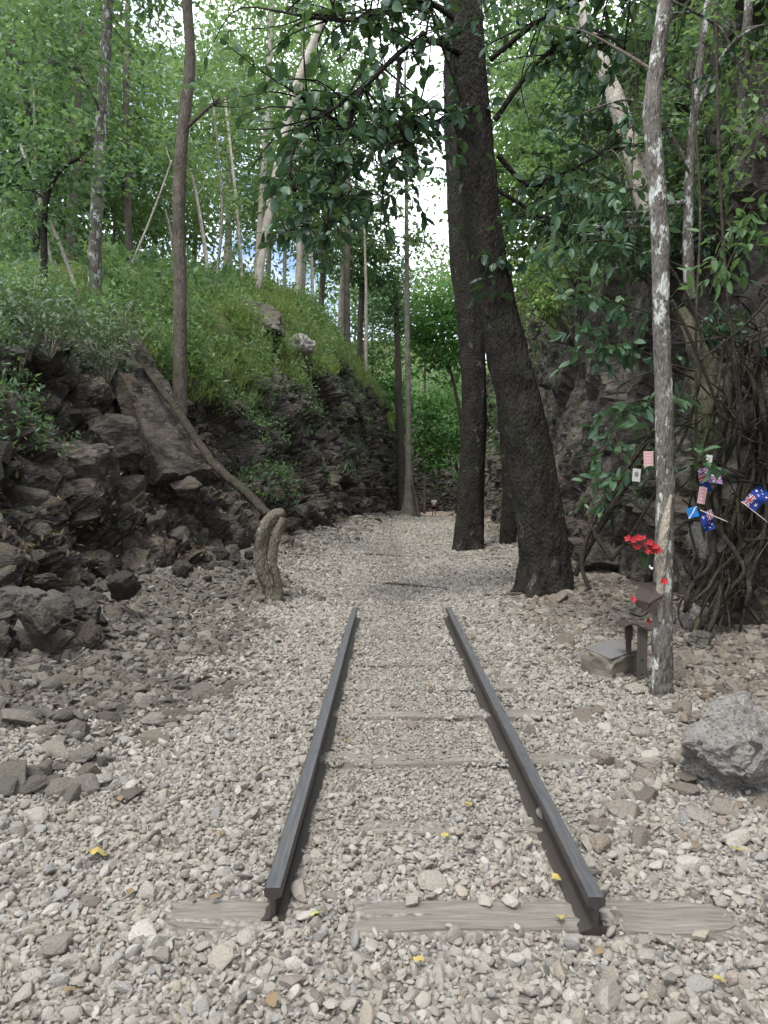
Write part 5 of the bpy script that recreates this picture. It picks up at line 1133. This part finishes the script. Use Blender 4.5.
dead_leaf(317, 922, .055, M_lime, 'lime yellow leaf beside the near end of the left rail', rs)
dead_leaf(556, 886, .05, M_yellow, 'yellow leaf caught against the foot of the right rail', rs)
dead_leaf(468, 811, .06, M_yellow, 'yellow leaf between the rails near the second sleeper', rs)
dead_leaf(738, 857, .06, M_yellow, 'yellow leaf on the stones below the pale veined boulder', rs)
dead_leaf(272, 1010, .06, M_tan, 'orange brown leaf at the bottom edge left of centre', rs)
dead_leaf(222, 840, .05, M_tan, 'tan leaf left of the left rail', rs)
for px, py, mt in [(70, 1000, 1), (419, 970, 0), (445, 843, 0), (560, 926, 0), (640, 770, 1), (590, 700, 1), (120, 805, 1), (215, 905, 1), (85, 772, 1), (60, 720, 1), (140, 650, 1), (350, 745, 1), (680, 760, 1), (735, 700, 0), (700, 720, 1), (430, 690, 1), (380, 640, 1), (500, 660, 1), (240, 720, 1), (290, 680, 1), (720, 990, 0), (130, 900, 1), (600, 960, 1)]:
    dead_leaf(px, py, .045, [M_yellow, M_tan][mt], ['small yellow dead leaf lying on the gravel', 'small tan dead leaf lying on the stones'][mt], rs, ['small yellow leaves on the gravel', 'small tan leaves on the stones'][mt])

# ---------------------------------------------------------------- the walker far down the path
hp = at(434, 515, 68.); hp[2] = float(ground_h(hp[0], 68.)); per = empty('person', hp, 'person in a white t-shirt and black shorts walking away down the path', 'person', None, .15)
def skin(name, V, E, Rr, mat, lv=2):
    me = bpy.data.meshes.new(name); me.from_pydata(V, E, []); me.materials.append(mat); o = link(name, me, per); sk = o.modifiers.new('skin', 'SKIN')
    for i, r in enumerate(Rr): me.skin_vertices[0].data[i].radius = (r, r) if not hasattr(r, '__len__') else r
    me.skin_vertices[0].data[0].use_root = True; sk.use_smooth_shade = True; sb = o.modifiers.new('sub', 'SUBSURF'); sb.levels = lv; sb.render_levels = lv; return o
BV = [(0, 0, .92), (0, 0, 1.1), (0, 0, 1.32), (0, 0, 1.43), (0, .01, 1.52), (0, .02, 1.60), (0, .015, 1.68),
      (-.09, 0, .86), (-.10, .10, .50), (-.10, .06, .10), (-.10, .18, .04), (.09, 0, .86), (.10, -.06, .50), (.10, -.24, .16), (.10, -.16, .06),
      (-.19, 0, 1.38), (-.24, -.04, 1.12), (-.23, .08, .90), (-.23, .13, .80), (.19, 0, 1.38), (.24, .06, 1.12), (.23, .16, .92), (.23, .2, .82)]
BE = [(0, 1), (1, 2), (2, 3), (3, 4), (4, 5), (5, 6), (0, 7), (7, 8), (8, 9), (9, 10), (0, 11), (11, 12), (12, 13), (13, 14), (2, 15), (15, 16), (16, 17), (17, 18), (2, 19), (19, 20), (20, 21), (21, 22)]
BR = [.13, .12, .14, .06, .055, .09, .10, .10, .07, .055, .045, .10, .07, .055, .045, .055, .042, .032, .028, .055, .042, .032, .028]
skin('body', BV, BE, BR, M_skin)
skin('shirt', [(0, 0, .86), (0, 0, 1.1), (0, 0, 1.34), (0, 0, 1.43), (-.19, 0, 1.39), (-.245, -.03, 1.2), (.19, 0, 1.39), (.245, .04, 1.2)], [(0, 1), (1, 2), (2, 3), (2, 4), (4, 5), (2, 6), (6, 7)], [(.17, .13), (.16, .13), (.17, .13), .075, .075, .07, .075, .07], M_shirt)
skin('shorts', [(0, 0, .94), (-.09, 0, .84), (-.105, .07, .6), (.09, 0, .84), (.105, -.04, .6)], [(0, 1), (1, 2), (0, 3), (3, 4)], [.16, .13, .115, .13, .115], M_shorts)
skin('hair', [(0, 0, 1.62), (0, .0, 1.70)], [(0, 1)], [.095, .09], M_hair)
for sx, y_, z_ in ((-.1, .13, .035), (.1, -.2, .07)):
    me = rock_mesh('shoe', 2, 1, M_shoe, (.05, .14, .05), 0, (1, 1), 0, True); link('shoe', me, per, (sx, y_, z_))
